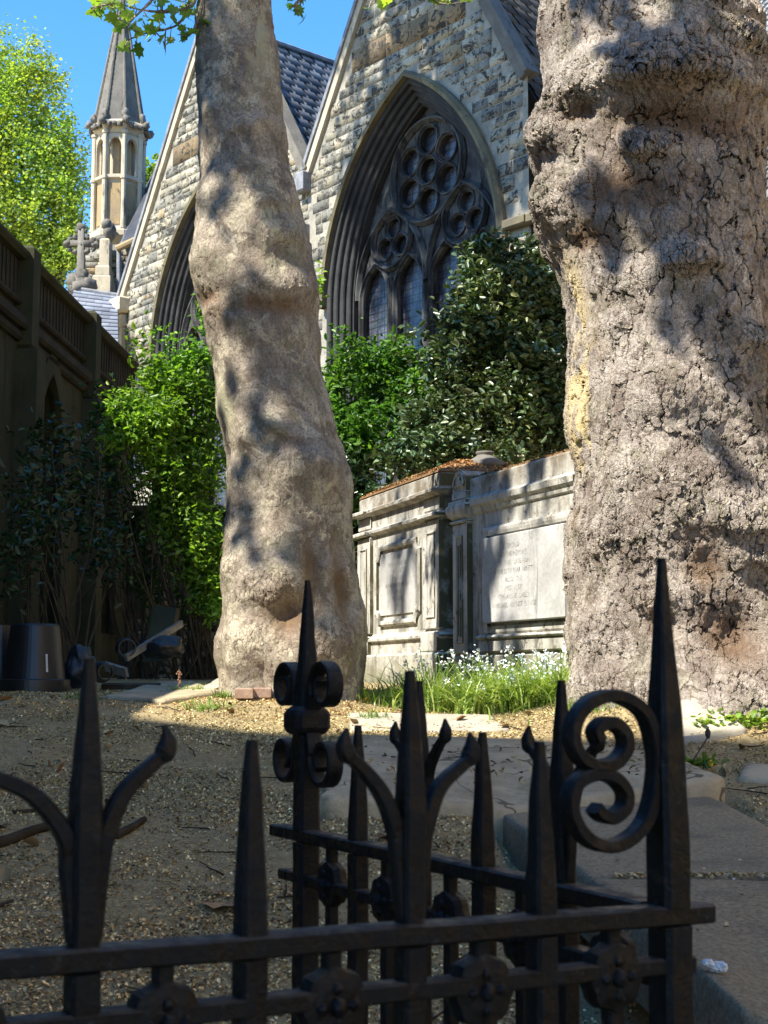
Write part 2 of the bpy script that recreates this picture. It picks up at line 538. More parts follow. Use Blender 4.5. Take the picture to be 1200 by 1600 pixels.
CH_A = math.atan2(-0.764, 0.645)
church = thing('church', 'grey ragstone gothic church with steep gables and tall traceried windows behind the plane trees', 'church', (0.36, 20.0, 0.0), CH_A)
def cz(h): return ZC + h
W0, R0, CO = 1.89, 3.39, 1.50       # arch half width, radius, centre offset
SPR = 5.60                          # springing height above camera level
def arch(q, base, n=18, w=W0, r=R0, cu=0.0, spr=SPR, dh=0.0):
    """outline of the pointed arch shrunk by q, from left foot over the apex to right foot: (u, h)"""
    c = r - w; rq = r - q; wq = w - q
    a = math.acos(min(1, c / rq))
    L = [(cu - wq, base)]
    arc = [(c - rq*math.cos(t), spr + dh + rq*math.sin(t)) for t in np.linspace(0, a, n)]
    L += [(cu + u, h) for u, h in arc]
    L += [(cu - u, h) for u, h in arc[::-1][1:]]
    L.append((cu + wq, base))
    return L

def in_arch(u, h, q, cu=0.0):
    u = abs(u - cu)
    if u > W0 - q: return False
    if h < SPR: return True
    return (u + CO)**2 + (h - SPR)**2 < (R0 - q)**2

STONES = [((0.52,0.48,0.38),4),((0.44,0.42,0.35),5),((0.36,0.36,0.33),4),((0.58,0.53,0.42),3),((0.28,0.28,0.26),3),((0.20,0.20,0.19),1),((0.46,0.36,0.22),1)]
SCOL = np.array([s[0] for s in STONES]); SW = np.array([s[1] for s in STONES], float); SW /= SW.sum()
def stonework(parent, name, inside, u0, u1, h0, h1, d=0.0, bandh=None, hcourse=(0.13, 0.22), frame=None, tint=(1, 1, 1)):
    """coursed squared rubble: every stone a chamfered block of its own size, in one mesh"""
    V = []; F = []; C = []
    h = h0
    while h < h1:
        ch = RNG.uniform(*hcourse)
        band = bandh and bandh[0] <= h < bandh[1]
        if band: ch = bandh[1]-bandh[0]
        u = u0 - RNG.uniform(0, 0.2)
        while u < u1:
            w = RNG.uniform(0.14, 0.42) if not band else RNG.uniform(0.3, 0.6)
            subs = [(h, ch)]
            if not band and ch > 0.18 and RNG.random() < 0.25: subs = [(h, ch*0.5), (h+ch*0.5, ch*0.5)]
            for hh, c2 in subs:
                pts = [(u+0.005, hh+0.005), (u+w-0.005, hh+0.005), (u+w-0.005, hh+c2-0.005), (u+0.005, hh+c2-0.005)]
                if all(inside(a, b) for a, b in pts) or inside(u+w/2, hh+c2/2) and all(inside(a*0.5+(u+w/2)*0.5, b) for a, b in pts):
                    o = RNG.uniform(0.001, 0.010) if not band else 0.006
                    i = 0.007
                    j = RNG.uniform(-0.005, 0.005, 8)
                    b0 = len(V)
                    for kx, (a, b) in enumerate(pts): V.append((a + j[kx]*0.8, d + 0.012, cz(b) + j[kx+4]*0.6))
                    q = [(pts[0][0]+i, pts[0][1]+i), (pts[1][0]-i, pts[1][1]+i), (pts[2][0]-i, pts[2][1]-i), (pts[3][0]+i, pts[3][1]-i)]
                    for kx, (a, b) in enumerate(q): V.append((a + j[kx], d - o + j[7-kx], cz(b) + j[kx+4]))
                    col = np.array([0.42, 0.29, 0.15])*RNG.uniform(0.35, 1.1) if band else SCOL[RNG.choice(len(SCOL), p=SW)]*RNG.uniform(0.8, 1.2)
                    col = col*np.array(tint)*np.array([0.98, 0.955, 0.875])
                    for f_ in ((4,5,6,7),(0,1,5,4),(1,2,6,5),(2,3,7,6),(3,0,4,7)):
                        F.append(tuple(b0+k for k in f_)); C.append(col)
            u += w
        h += ch
    V = np.array(V)
    if frame is not None: V = frame(V)
    return build(name, V, np.array(F), MATS['ragstone'], parent, colors=np.array(C), local=frame is None)

def tess(outer, holes=()):
    loops = [[Vector((a, b, 0)) for a, b in outer]] + [[Vector((a, b, 0)) for a, b in h] for h in holes]
    pts = [p for l in ([outer] + list(holes)) for p in l]
    return pts, [tuple(t) for t in tessellate_polygon(loops)]

BASE = -0.15
HV, AP, HW = 7.9, 12.05, 2.42
def gable(cu, left_w, right_w, left_h, right_h):
    outer = [(cu-left_w, BASE), (cu+right_w, BASE), (cu+right_w, right_h), (cu, AP), (cu-left_w, left_h)]
    hole = arch(-0.01, 1.9, cu=cu)
    pts, tr = tess(outer, [hole])
    w = build('gable_wall', [(u, 0.006, cz(h)) for u, h in pts], tr, MATS['mortar'], church, local=True)
    def inside(u, h):
        if h < BASE or in_arch(u, h, -0.10, cu) and h > 1.8: return False
        if u < cu: lim = left_h + (AP-left_h)*(u-(cu-left_w))/left_w
        else: lim = right_h + (AP-right_h)*((cu+right_w)-u)/right_w
        return cu-left_w < u < cu+right_w and h < lim - 0.12
    stonework(w, 'stonework', inside, cu-left_w, cu+right_w, BASE, AP, 0.0, (9.0, 9.36))
    # coping up both rakes: stone inside, lead outside
    for sgn, ww, hh in ((-1, left_w, left_h), (1, right_w, right_h)):
        a = np.array([cu + sgn*ww, hh]); b = np.array([cu, AP]); t = (b-a)/np.linalg.norm(b-a)
        nrm = np.array([t[1]*sgn, -t[0]*sgn]) if sgn > 0 else np.array([-t[1], t[0]])
        if nrm[1] < 0: nrm = -nrm
        for nm, o0, o1, d0, d1, mt in (('coping', -0.10, 0.02, -0.06, 0.12, 'pale'), ('lead_capping', 0.022, 0.085, -0.09, 0.16, 'lead')):
            if sgn > 0: mt = 'spire'
            P = [a+nrm*o0, b+nrm*o0, b+nrm*o1, a+nrm*o1]
            Vc = [(p[0], d0, cz(p[1])) for p in P] + [(p[0], d1, cz(p[1])) for p in P]
            build(nm, Vc, [(0,1,2,3),(7,6,5,4),(0,4,5,1),(1,5,6,2),(2,6,7,3),(3,7,4,0)], MATS[mt], w, local=True)
    return w

def strip(path_a, d_a, path_b, d_b):
    n = len(path_a)
    V = [(u, d_a, cz(h)) for u, h in path_a] + [(u, d_b, cz(h)) for u, h in path_b]
    return V, [(i, i+1, n+i+1, n+i) for i in range(n-1)]

def bar2(mb, pts, half, d, depth, closed=False):
    """moulded stone bar in the window plane: ridge-fronted section along (u,h) points"""
    P = np.array(pts); n = len(P)
    T = np.roll(P, -1, 0) - np.roll(P, 1, 0) if closed else np.gradient(P, axis=0)
    T /= np.linalg.norm(T, axis=1)[:, None] + 1e-9
    Nn = np.stack([-T[:, 1], T[:, 0]], 1)
    sec = [(-1, depth), (-1, depth*0.45), (-0.62, 0.035), (-0.25, 0.0), (0.25, 0.0), (0.62, 0.035), (1, depth*0.45), (1, depth)]
    V = []
    for i in range(n):
        for a, dd in sec:
            p = P[i] + Nn[i]*a*half
            V.append((p[0], d + dd, cz(p[1])))
    m = len(sec); F = []
    for i in range(n if closed else n-1):
        for j in range(m-1):
            a = i*m+j; b = ((i+1) % n)*m+j
            F.append((a, a+1, b+1, b))
    mb.add(V, F)

def circ(cx, cy, r, n=28): return [(cx + r*math.cos(t), cy + r*math.sin(t)) for t in np.arange(n)*2*PI/n]

def window(cu, parent):
    wnd = []
    mb = MB()
    # moulded orders of the deep splay (radial inset, depth)
    prof = [(0.0, -0.02), (0.03, -0.02)]
    q, d = 0.03, -0.02
    for k in range(4):
        prof += [(q+0.016, d-0.003), (q+0.038, d+0.010), (q+0.048, d+0.030), (q+0.036, d+0.048), (q+0.044, d+0.066), (q+0.062, d+0.070)]
        q += 0.068; d += 0.072
    prof += [(q+0.005, d), (q+0.012, d+0.25)]
    rows = [[(u, dd, cz(h)) for u, h in arch(qq, 1.9, cu=cu)] for qq, dd in prof]
    n = len(rows[0]); V = [p for r in rows for p in r]
    F = [(i*n+j, i*n+j+1, (i+1)*n+j+1, (i+1)*n+j) for i in range(len(rows)-1) for j in range(n-1)]
    fr = build('window', V, F, MATS['soot'], parent, local=True)
    # hood mould
    hb_ = 5.9
    h0 = arch(-0.10, hb_, cu=cu); h1 = arch(0.0, hb_, cu=cu); hm = arch(-0.05, hb_, cu=cu)
    rows = [(h0, 0.03), (h0, -0.07), (hm, -0.125), (h1, -0.11), (h1, 0.03)]
    V = [(u, dd, cz(h)) for p, dd in rows for u, h in p]
    F = [(i*n+j, i*n+j+1, (i+1)*n+j+1, (i+1)*n+j) for i in range(4) for j in range(n-1)]
    build('hood_mould', V, F, MATS['hood'], fr, local=True)
    # tracery plate with pierced foils
    q1 = q + 0.008
    D0 = d + 0.05
    wi = W0 - q1                     # inner half width
    ln = wi/2
    # lancet heads
    lh = 6.02
    def lancet(c, w=ln/2-0.062, r=0.60, base=1.9, n=9):
        a = math.acos((r-w)/r)
        arc = [((r-w) - r*math.cos(t), lh - 0.35 + r*0.95*math.sin(t)) for t in np.linspace(0, a, n)]
        return [(c-w, base)] + [(c+u, h) for u, h in arc] + [(c-u, h) for u, h in arc[::-1][1:]] + [(c+w, base)]
    cs = [cu - 1.5*ln, cu - 0.5*ln, cu + 0.5*ln, cu + 1.5*ln]
    outer = arch(q1 - 0.02, 1.9, cu=cu)
    holes = []
    rings = []
    bc = (cu, 7.34)
    for k in range(6):
        a = PI/2 + k*PI/3
        holes.append(circ(bc[0] + 0.465*math.cos(a), bc[1] + 0.465*math.sin(a), 0.192, 20))
        rings.append((bc[0] + 0.465*math.cos(a), bc[1] + 0.465*math.sin(a), 0.222))
    holes.append(circ(*bc, 0.185, 20))
    for sx in (-1, 1):
        cx, cy = cu + sx*ln, 6.48
        for k in range(3):
            a = PI/2 + k*2*PI/3
            holes.append(circ(cx + 0.20*math.cos(a), cy + 0.20*math.sin(a), 0.145, 16))
            rings.append((cx + 0.20*math.cos(a), cy + 0.20*math.sin(a), 0.172))
    lan = [lancet(c) for c in cs]
    holes += lan
    # lancets reach the foot of the plate: keep them 2 cm inside it
    lan2 = [[(u, max(h, 1.94)) for u, h in l] for l in lan]
    holes[-4:] = lan2
    pts, tr = tess(outer, holes)
    tm = MB(); tm.add([(u, D0 + 0.06, cz(h)) for u, h in pts], tr)
    for hl in holes:
        n_ = len(hl)
        V = [(u, D0 + 0.06, cz(h)) for u, h in hl] + [(u, D0 + 0.24, cz(h)) for u, h in hl]
        tm.add(V, [(i, (i+1) % n_, n_+(i+1) % n_, n_+i) for i in range(n_)])
    for k, (cx, cy, r) in enumerate(rings): bar2(tm, circ(cx, cy, r, 28), 0.034, D0 + 0.02 + 0.0015*k, 0.10, True)
    bar2(tm, circ(*bc, 0.215), 0.034, D0 + 0.012, 0.10, True)
    bar2(tm, circ(*bc, 0.762, 48), 0.055, D0 - 0.03, 0.14, True)
    for sx in (-1, 1):
        bar2(tm, circ(cu + sx*ln, 6.48, 0.425, 36), 0.045, D0 - 0.022, 0.13, True)
        # sub-arch over each pair of lancets
        w_, r_ = ln - 0.02, 1.3
        a = math.acos((r_-w_)/r_)
        arc = [((r_-w_) - r_*math.cos(t), 5.76 + r_*math.sin(t)) for t in np.linspace(0, a, 14)]
        sub = [(cu+sx*ln-w_, 5.70)] + [(cu+sx*ln+u, h) for u, h in arc] + [(cu+sx*ln-u, h) for u, h in arc[::-1][1:]] + [(cu+sx*ln+w_, 5.70)]
        bar2(tm, sub, 0.05, D0 - 0.036, 0.14)
    for l in lan: bar2(tm, l, 0.04, D0 - 0.005, 0.12)
    for u_, hw_ in ((cu, 0.085), (cu-ln, 0.06), (cu+ln, 0.06)):
        bar2(tm, [(u_, 1.9), (u_, 3.5), (u_, 5.6 if u_ == cu else 5.9)], hw_, D0 - 0.045 - (0.01 if u_ == cu else 0), 0.18)
    tm.build('tracery', MATS['tracery'], fr, local=True)
    # glazing
    pts, tr = tess(arch(q1 - 0.015, 1.9, cu=cu))
    build('glazing', [(u, D0 + 0.17, cz(h)) for u, h in pts], tr, MATS['glass'], fr, local=True)
    sl = MB(); sl.box((cu-W0-0.1, -0.14, cz(1.62)), (cu+W0+0.1, 0.9, cz(1.895)), 0.02)
    sl.build('sill', MATS['soot'], fr, local=True)

ga = gable(0.0, HW, HW-0.05, HV, HV)
window(0.0, church)
gb = gable(-5.0, 3.15, 2.578, 7.0, HV)
window(-5.0, church)
mb = MB(); mb.box((1.995, -0.13, cz(5.86)), (2.40, 0.03, cz(5.99)), 0.02); mb.box((2.40, -0.10, cz(5.86)), (9.5, 0.03, cz(5.99)), 0.02)
mb.build('string_course', MATS['hood'], church, local=True)
# kneeler at the foot of the far gable
mb = MB(); mb.box((-8.32, -0.2, cz(6.72)), (-7.86, 0.35, cz(7.02)), 0.04); mb.box((-8.24, -0.12, cz(6.45)), (-7.95, 0.3, cz(6.718)), 0.04)
mb.build('kneeler', MATS['pale'], church, local=True)
mb = MB(); mb.box((-8.20, -0.09, cz(-0.1)), (-7.96, 0.5, cz(6.448)), 0.01)
mb.build('quoin', MATS['pale'], church, local=True)
mb = MB(); mb.box((-2.56, -0.16, cz(7.55)), (-2.32, 0.3, cz(7.88)), 0.03); mb.box((-2.53, -0.10, cz(6.75)), (-2.36, 0.1, cz(7.05)), 0.02); mb.box((-2.50, -0.06, cz(0.5)), (-2.40, 0.02, cz(6.745)), 0.01)
mb.build('rainwater_head', MATS['lead'], church, local=True)
# side bay hidden for the most part by the near tree
pts, tr = tess([(HW-0.04, BASE), (10, BASE), (10, 5.2), (HW-0.04, 5.2)])
sw = build('side_wall', [(u, 0.006, cz(h)) for u, h in pts], tr, MATS['mortar'], church, local=True)
stonework(sw, 'stonework', lambda u, h: HW-0.04 < u < 9.9 and h < 5.15, HW-0.04, 9.9, BASE, 5.2)

def slates(parent, name, A, B, C, D, row=0.24, wid=0.28, lift=0.013, tint=(1, 1, 1), world=False):
    """slate courses over the quad A-B (eaves) C-D (ridge: D above A, C above B)"""
    A, B, C, D = [np.array(p, float) for p in (A, B, C, D)]
    nrm = np.cross(B-A, D-A); nrm /= np.linalg.norm(nrm)
    if nrm[2] < 0: nrm = -nrm
    nr = max(2, int(np.linalg.norm(D-A)/row)); V = []; F = []; Cc = []
    for r in range(nr):
        t0, t1 = r/nr, min(1, (r+1.25)/nr)
        L = np.linalg.norm((A+(D-A)*t0)-(B+(C-B)*t0))
        nw = max(1, int(L/wid)); off = 0.5*(r % 2)/nw
        for k in range(nw+1):
            s0, s1 = max(0, k/nw-off), min(1, (k+1)/nw-off)-0.006
            if s1 <= s0: continue
            def P(s, t): return (A+(B-A)*s)*(1-t) + (D+(C-D)*s)*t
            j = RNG.uniform(0, 0.006)
            b0 = len(V)
            lo, hi = lift*1.6 + j, 0.001
            V += [P(s0, t0)+nrm*lo, P(s1, t0)+nrm*lo, P(s1, t1)+nrm*hi, P(s0, t1)+nrm*hi, P(s0, t0), P(s1, t0)]
            F += [(b0, b0+1, b0+2, b0+3), (b0+4, b0+5, b0+1, b0)]
            cc = np.array(tint)*RNG.uniform(0.75, 1.25); Cc += [cc, cc]
    V += [A-nrm*0.01, B-nrm*0.01, C-nrm*0.01, D-nrm*0.01]; n = len(V); F.append((n-4, n-3, n-2, n-1)); Cc.append(np.array(tint)*0.3)
    return build(name, V, np.array([f for f in F]), MATS['slate'], parent, colors=np.array(Cc), local=not world)

# roofs run back from each gable
for cu, lw, rw, lh_, rh_ in ((0.0, HW, HW, HV-0.5, HV-0.5), (-5.0, 3.15, 2.56, 6.6, HV-0.5)):
    RH = 11.25
    slates(church, 'roof', (cu+rw, 9.0, cz(rh_)), (cu+rw, 0.3, cz(rh_)), (cu, 0.3, cz(RH)), (cu, 9.0, cz(RH)), tint=(1.35, 1.42, 1.5) if cu < -1 else (0.75, 0.66, 0.54))
    slates(church, 'roof', (cu-lw, 0.3, cz(lh_)), (cu-lw, 9.0, cz(lh_)), (cu, 9.0, cz(RH)), (cu, 0.3, cz(RH)))
    mb = MB(); mb.box((cu-0.07, 0.36, cz(RH-0.02)), (cu+0.07, 9.0, cz(RH+0.07)), 0.02); mb.build('ridge_tiles', MATS['lead'], church, local=True)
slates(church, 'roof', (-9, 8.0, cz(9.0)), (9, 8.0, cz(9.0)), (9, 13.0, cz(15.2)), (-9, 13.0, cz(15.2)), tint=(1.9, 1.9, 1.85))
slates(church, 'roof', (2.6, 0.12, cz(5.1)), (10, 0.12, cz(5.1)), (10, 4.5, cz(9.4)), (2.6, 4.5, cz(9.4)), tint=(1.1, 1.05, 1.0))
mb = MB(); mb.box((2.55, -0.22, cz(5.0)), (10, 0.1, cz(5.1)), 0.02); mb.build('gutter', MATS['lead'], church, local=True)

# octagonal turret with its spire
tc = at(185, 300, 30.0); kx = 30.0/FPX
def zpy(py, Y=30.0): return at(185, py, Y)[2]
tur = MB()
def octa(mb, prof, rot=PI/8, sides=8):
    V, F = lathe(prof, sides)
    R = np.array(Matrix.Rotation(rot, 3, 'Z')); V = V @ R.T
    mb.add(V + np.array([tc[0], tc[1], 0]), F)
octa(tur, [(0.50, zpy(480)), (0.50, zpy(392)), (0.66, zpy(380)), (0.66, zpy(372)), (0.47, zpy(364)), (0.47, zpy(292)), (0.55, zpy(289)), (0.55, zpy(285)), (0.30, zpy(283)), (0.30, zpy(222)), (0.50, zpy(220)), (0.58, zpy(212)), (0.62, zpy(204)), (0.56, zpy(200))])
tso = tur.build('turret', MATS['pale'], church)
pan = MB()
cols_ = MB()
for k in range(8):
    a = PI/8 + k*PI/4
    p = np.array([tc[0] + 0.53*math.cos(a), tc[1] + 0.53*math.sin(a)])
    V, F = sweep([(p[0], p[1], zpy(368)), (p[0], p[1], zpy(290)), (p[0], p[1], zpy(218))], 0.055, 8); cols_.add(V, F)
    for zz in (289, 219, 366):
        V, F = sweep([(p[0], p[1], zpy(zz)-0.03), (p[0], p[1], zpy(zz)+0.03)], 0.075, 8); cols_.add(V, F)
    # pierced head of each light and its ochre panel
    a2 = a + PI/8; m = np.array([math.cos(a2), math.sin(a2)]); t = np.array([-m[1], m[0]])
    ho = [(-0.135, zpy(284))] + [(-0.135+0.135*(1-math.cos(x)), zpy(243)+0.24*math.sin(x)) for x in np.linspace(0, PI/2, 7)] + [(0.135*math.cos(x), zpy(243)+0.24*math.sin(x)) for x in np.linspace(PI/2, 0, 7)[1:]] + [(0.135, zpy(284))]
    fr_ = [(-0.19, zpy(285)), (0.19, zpy(285)), (0.19, zpy(221)), (-0.19, zpy(221))]
    ho = [(x, max(z, zpy(283.5))) for x, z in ho]
    pts, tr = tess(fr_, [ho[::-1]])
    r_ = 0.485
    pan.add([(tc[0]+m[0]*r_+t[0]*x, tc[1]+m[1]*r_+t[1]*x, z) for x, z in pts], tr)
    hn = len(ho)
    pan.add([(tc[0]+m[0]*rr+t[0]*x, tc[1]+m[1]*rr+t[1]*x, z) for rr in (r_, r_-0.08) for x, z in ho], [(i, i+1, hn+i+1, hn+i) for i in range(hn-1)])
cols_.build('shafts', MATS['pale'], tso)
pan.build('belfry_lights', MATS['pale'], tso)
op = MB()
for k in range(8):
    a2 = k*PI/4 + PI/4; m = np.array([math.cos(a2), math.sin(a2)]); t = np.array([-m[1], m[0]])
    V = [(tc[0]+m[0]*0.452+t[0]*x, tc[1]+m[1]*0.452+t[1]*x, z) for x, z in ((-0.13, zpy(360)), (0.13, zpy(360)), (0.13, zpy(296)), (-0.13, zpy(296)))]
    V = V + [(v[0]-m[0]*0.05, v[1]-m[1]*0.05, v[2]) for v in V]
    op.add(V, [(0,1,2,3),(7,6,5,4),(0,4,5,1),(1,5,6,2),(2,6,7,3),(3,7,4,0)])
    V = [(tc[0]+m[0]*0.31+t[0]*x, tc[1]+m[1]*0.31+t[1]*x, z) for x, z in ((-0.07, zpy(282)), (0.07, zpy(282)), (0.07, zpy(226)), (-0.07, zpy(226)))]
    V = V + [(v[0]-m[0]*0.03, v[1]-m[1]*0.03, v[2]) for v in V]
    op.add(V, [(0,1,2,3),(7,6,5,4),(0,4,5,1),(1,5,6,2),(2,6,7,3),(3,7,4,0)])
op.build('ochre_panels', MATS['ochre'], tso)
sp = MB()
zs_ = np.linspace(zpy(202), zpy(-4), 26)
pr = []
for i, z in enumerate(zs_):
    r = 0.545 + (0.035-0.545)*(i/25.0)
    pr.append((r, z));
    if i < 25: pr.append((r-0.012, z+0.005))
octa(sp, pr)
for k in range(8):
    a = PI/8 + k*PI/4
    P = [(tc[0]+(0.555+(0.04-0.555)*t)*math.cos(a), tc[1]+(0.555+(0.04-0.555)*t)*math.sin(a), zs_[0]+(zs_[-1]-zs_[0])*t) for t in np.linspace(0, 1, 8)]
    V, F = sweep(P, np.linspace(0.036, 0.02, 8), 6); sp.add(V, F)
sp.build('spire', MATS['spire'], tso)
cv = MB()
def knob(mb, c, r, seed=0, n=9, amp=0.35, sq=(1, 1, 1)):
    th = np.linspace(0, PI, n); ph = np.arange(2*n)*PI/n
    P = np.array([[math.sin(t)*math.cos(p), math.sin(t)*math.sin(p), math.cos(t)] for t in th for p in ph])
    rr = r*(1 + amp*fbm(P*1.6 + seed*3.1, 3, seed))
    V = np.array(c) + P*rr[:, None]*np.array(sq); m = 2*n
    mb.add(V, [(i*m+j, i*m+(j+1) % m, (i+1)*m+(j+1) % m, (i+1)*m+j) for i in range(n-1) for j in range(m)])
for k in range(8):
    a = PI/8 + k*PI/4
    knob(cv, (tc[0]+0.66*math.cos(a), tc[1]+0.66*math.sin(a), zpy(203)), 0.085, k, amp=0.7)
    knob(cv, (tc[0]+0.57*math.cos(a), tc[1]+0.57*math.sin(a), zpy(192)), 0.07, k+9, amp=0.7, sq=(1, 1, 1.5))
    for q_ in range(1, 4):
        a2 = a + q_*PI/16
        knob(cv, (tc[0]+0.60*math.cos(a2), tc[1]+0.60*math.sin(a2), zpy(209)), 0.055, k+q_*10, amp=0.7)
cv.build('carved_band', MATS['spire'], tso, smooth=True)
# gargoyle block under the turret
gg = MB(); c = at(172, 362, 29.2)
knob(gg, c, 0.17, 3, sq=(0.8, 1.2, 1.15)); knob(gg, at(167, 350, 29.1), 0.12, 5); knob(gg, at(160, 375, 29.2), 0.13, 8, sq=(1.6, 1, 0.7))
gg.build('gargoyle', MATS['spire'], tso, smooth=True)

# transept behind the far gable: wall, roof, eaves, downpipe
TW = lambda px, py, Y: tuple(at(px, py, Y))
wl = build('transept_wall', [TW(128, 382, 28.6), TW(262, 382, 28.6), TW(262, 520, 28.6), TW(128, 520, 28.6)], [(0, 3, 2, 1)], MATS['mortar'], church)
fx = at(128, 500, 28.6)
def twf(V):
    return np.stack([fx[0] + V[:, 0], 28.55 + V[:, 1], V[:, 2]], 1)
stonework(wl, 'rubble', lambda u, h: 0 < u < 1.7 and h < at(0, 386, 28.5)[2]-1, 0, 1.7, 6.5, 8.9, 0.0, None, (0.08, 0.14), twf, (1.25, 1.2, 1.1))
mb = MB()
for x0_, x1_, y0_, y1_, dd in ((160, 176, 380, 425, 0.35), (156, 178, 425, 442, 0.5), (152, 181, 442, 500, 0.6)):
    a = at(x0_, y1_, 28.5); b = at(x1_, y0_, 28.5)
    mb.box((a[0], 28.5-dd, a[2]), (b[0], 28.5, b[2]), 0.03)
mb.build('buttress', MATS['pale'], church)
slates(church, 'transept_roof', TW(186, 386, 28.2), TW(262, 350, 28.2), TW(262, 225, 31.5), TW(214, 318, 31.5), world=True, tint=(1.3, 1.35, 1.5))
V, F = sweep([at(182, 389, 28.1), at(262, 351, 28.1)], 0.07, 8); build('eaves_gutter', V, F, MATS['ochre'], church)
V, F = sweep([at(186, 392, 28.2), at(186, 470, 28.2)], 0.05, 8); build('downpipe', V, F, MATS['lead'], church)
slates(church, 'porch_roof', TW(84, 566, 24.6), TW(186, 566, 24.6), TW(184, 462, 26.4), TW(116, 452, 26.4), row=0.14, world=True, tint=(1.7, 1.8, 2.05))
V, F = sweep([at(116, 451, 26.4), at(186, 462, 26.4)], 0.05, 8); build('porch_ridge', V, F, MATS['lead'], church)
# carved cross on its gablet
cr = MB(); Yc = 26.6
V, F = sweep([at(127, 452, Yc), at(127, 425, Yc), at(127, 356, Yc)], [0.17, 0.075, 0.055], sq=True, up=(0, -1, 0)); cr.add(V, F)
V, F = sweep([at(108, 381, Yc), at(147, 381, Yc)], 0.06, sq=True, up=(0, -1, 0)); cr.add(V, F)
for px_, py_, r_ in ((127, 355, .12), (106, 382, .12), (149, 382, .12), (118, 371, .09), (136, 371, .09), (118, 393, .09), (136, 393, .09), (127, 382, .13), (121, 361, .07), (133, 361, .07), (109, 374, .07), (109, 390, .07), (146, 374, .07), (146, 390, .07), (127, 412, .10), (127, 430, .15), (118, 442, .17), (137, 442, .17), (127, 448, .24)):
    knob(cr, at(px_, py_, Yc), r_*(0.66 if py_ < 420 else 0.95), int(px_+py_), amp=0.7)
cr.build('gable_cross', MATS['spire'], church, smooth=True)

# ------------------------------------------------------------------ low stone range on the left, in shade
MATS['darkstone'] = stone('dark_range_stone', (0.028, 0.025, 0.016), (0.056, 0.046, 0.028), dark=(0.014, 0.013, 0.011), moss=(0.05, 0.05, 0.022), scale=2.2, streak=1, bump=0.5)  # very dark base colours with random streaks and green patches
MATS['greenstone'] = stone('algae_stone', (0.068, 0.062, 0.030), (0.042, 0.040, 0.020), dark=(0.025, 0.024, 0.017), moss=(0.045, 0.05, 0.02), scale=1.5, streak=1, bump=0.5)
LA = math.atan2(-0.044, 1.0)
rng_o = (-3.69 + 0.044*(0-21), 0.0, 0.0)
left = thing('stone_range', 'low dark stone range with pierced parapet and pointed arches, in deep shade at left', 'building', rng_o, LA)
# local: x out of the wall into the churchyard (0 = wall face), y along it, z up
mb = MB()
TOP = ZC + 4.62
yA, yB = 2.0, 21.0
arches = (10.8, 13.6, 16.4, 19.2)
def parch(c, w, spr, ap, base, n=8):
    r = (w*w + (ap-spr)**2)/(2*w); a = math.acos((r-w)/r)
    arc = [((r-w)-r*math.cos(t), spr+r*math.sin(t)) for t in np.linspace(0, a, n)]
    return [(c-w, base)] + [(c+u, h) for u, h in arc] + [(c-u, h) for u, h in arc[::-1][1:]] + [(c+w, base)]
holes = [parch(a, 0.52, ZC+2.55, ZC+3.5, ZC+0.6) for a in arches]
pts, tr = tess([(yA, 0.0), (yB, 0.0), (yB, TOP-0.9), (yA, TOP-0.9)], holes)
mb.add([(0, y, z) for y, z in pts], tr)
for h_ in holes:
    n_ = len(h_)
    mb.add([(0, y, z) for y, z in h_] + [(-0.4, y, z) for y, z in h_], [(i, (i+1) % n_, n_+(i+1) % n_, n_+i) for i in range(n_)])
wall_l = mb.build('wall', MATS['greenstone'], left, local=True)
mb = MB(); mb.box((-0.5, yA, 0.3), (-0.4, yB, TOP-0.9)); mb.build('arch_glazing', plain('dark_window', (0.02, 0.022, 0.02), 0.3, 0.4), wall_l, local=True)
mb = MB()
for h_, a in zip(holes, arches):
    o_ = parch(a, 0.72, ZC+2.55, ZC+3.80, ZC+0.6); n_ = len(h_)
    mb.add([(0.0, y, z) for y, z in o_] + [(0.07, y, z) for y, z in o_] + [(0.07, y, z) for y, z in h_] + [(-0.06, y, z) for y, z in h_],
           [(k*n_+i, k*n_+i+1, (k+1)*n_+i+1, (k+1)*n_+i) for k in range(3) for i in range(n_-1)])
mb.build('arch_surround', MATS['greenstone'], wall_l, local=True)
mb = MB()
mb.box((-0.5, yA, TOP-0.90), (-0.02, yB, TOP-0.12))
mb.box((-0.45, yA, TOP-0.9), (0.13, yB, TOP-0.76), 0.03)
mb.box((-0.45, yA, TOP-1.02), (0.07, yB, TOP-0.905), 0.03)
mb.box((-0.45, yA, TOP-0.62), (0.05, yB, TOP-0.55), 0.02)
y = yA
while y < yB:
    mb.box((-0.0199, y, TOP-0.549), (0.006, y+0.085, TOP-0.12), 0.008); y += 0.14
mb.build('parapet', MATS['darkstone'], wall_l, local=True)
mb = MB(); mb.box((-0.62, yA, TOP-0.119), (0.12, yB, TOP+0.0), 0.045); mb.build('coping', MATS['greenstone'], wall_l, local=True)
for a in (9.7, 12.5, 15.3, 18.1):
    mb = MB()
    mb.box((-0.1, a-0.16, 0.3), (0.24, a+0.16, TOP-1.1), 0.03)
    mb.box((-0.3, a-0.13, TOP-1.098), (0.165, a+0.13, TOP+0.05), 0.04)
    mb.build('pier', MATS['greenstone'], wall_l, local=True)
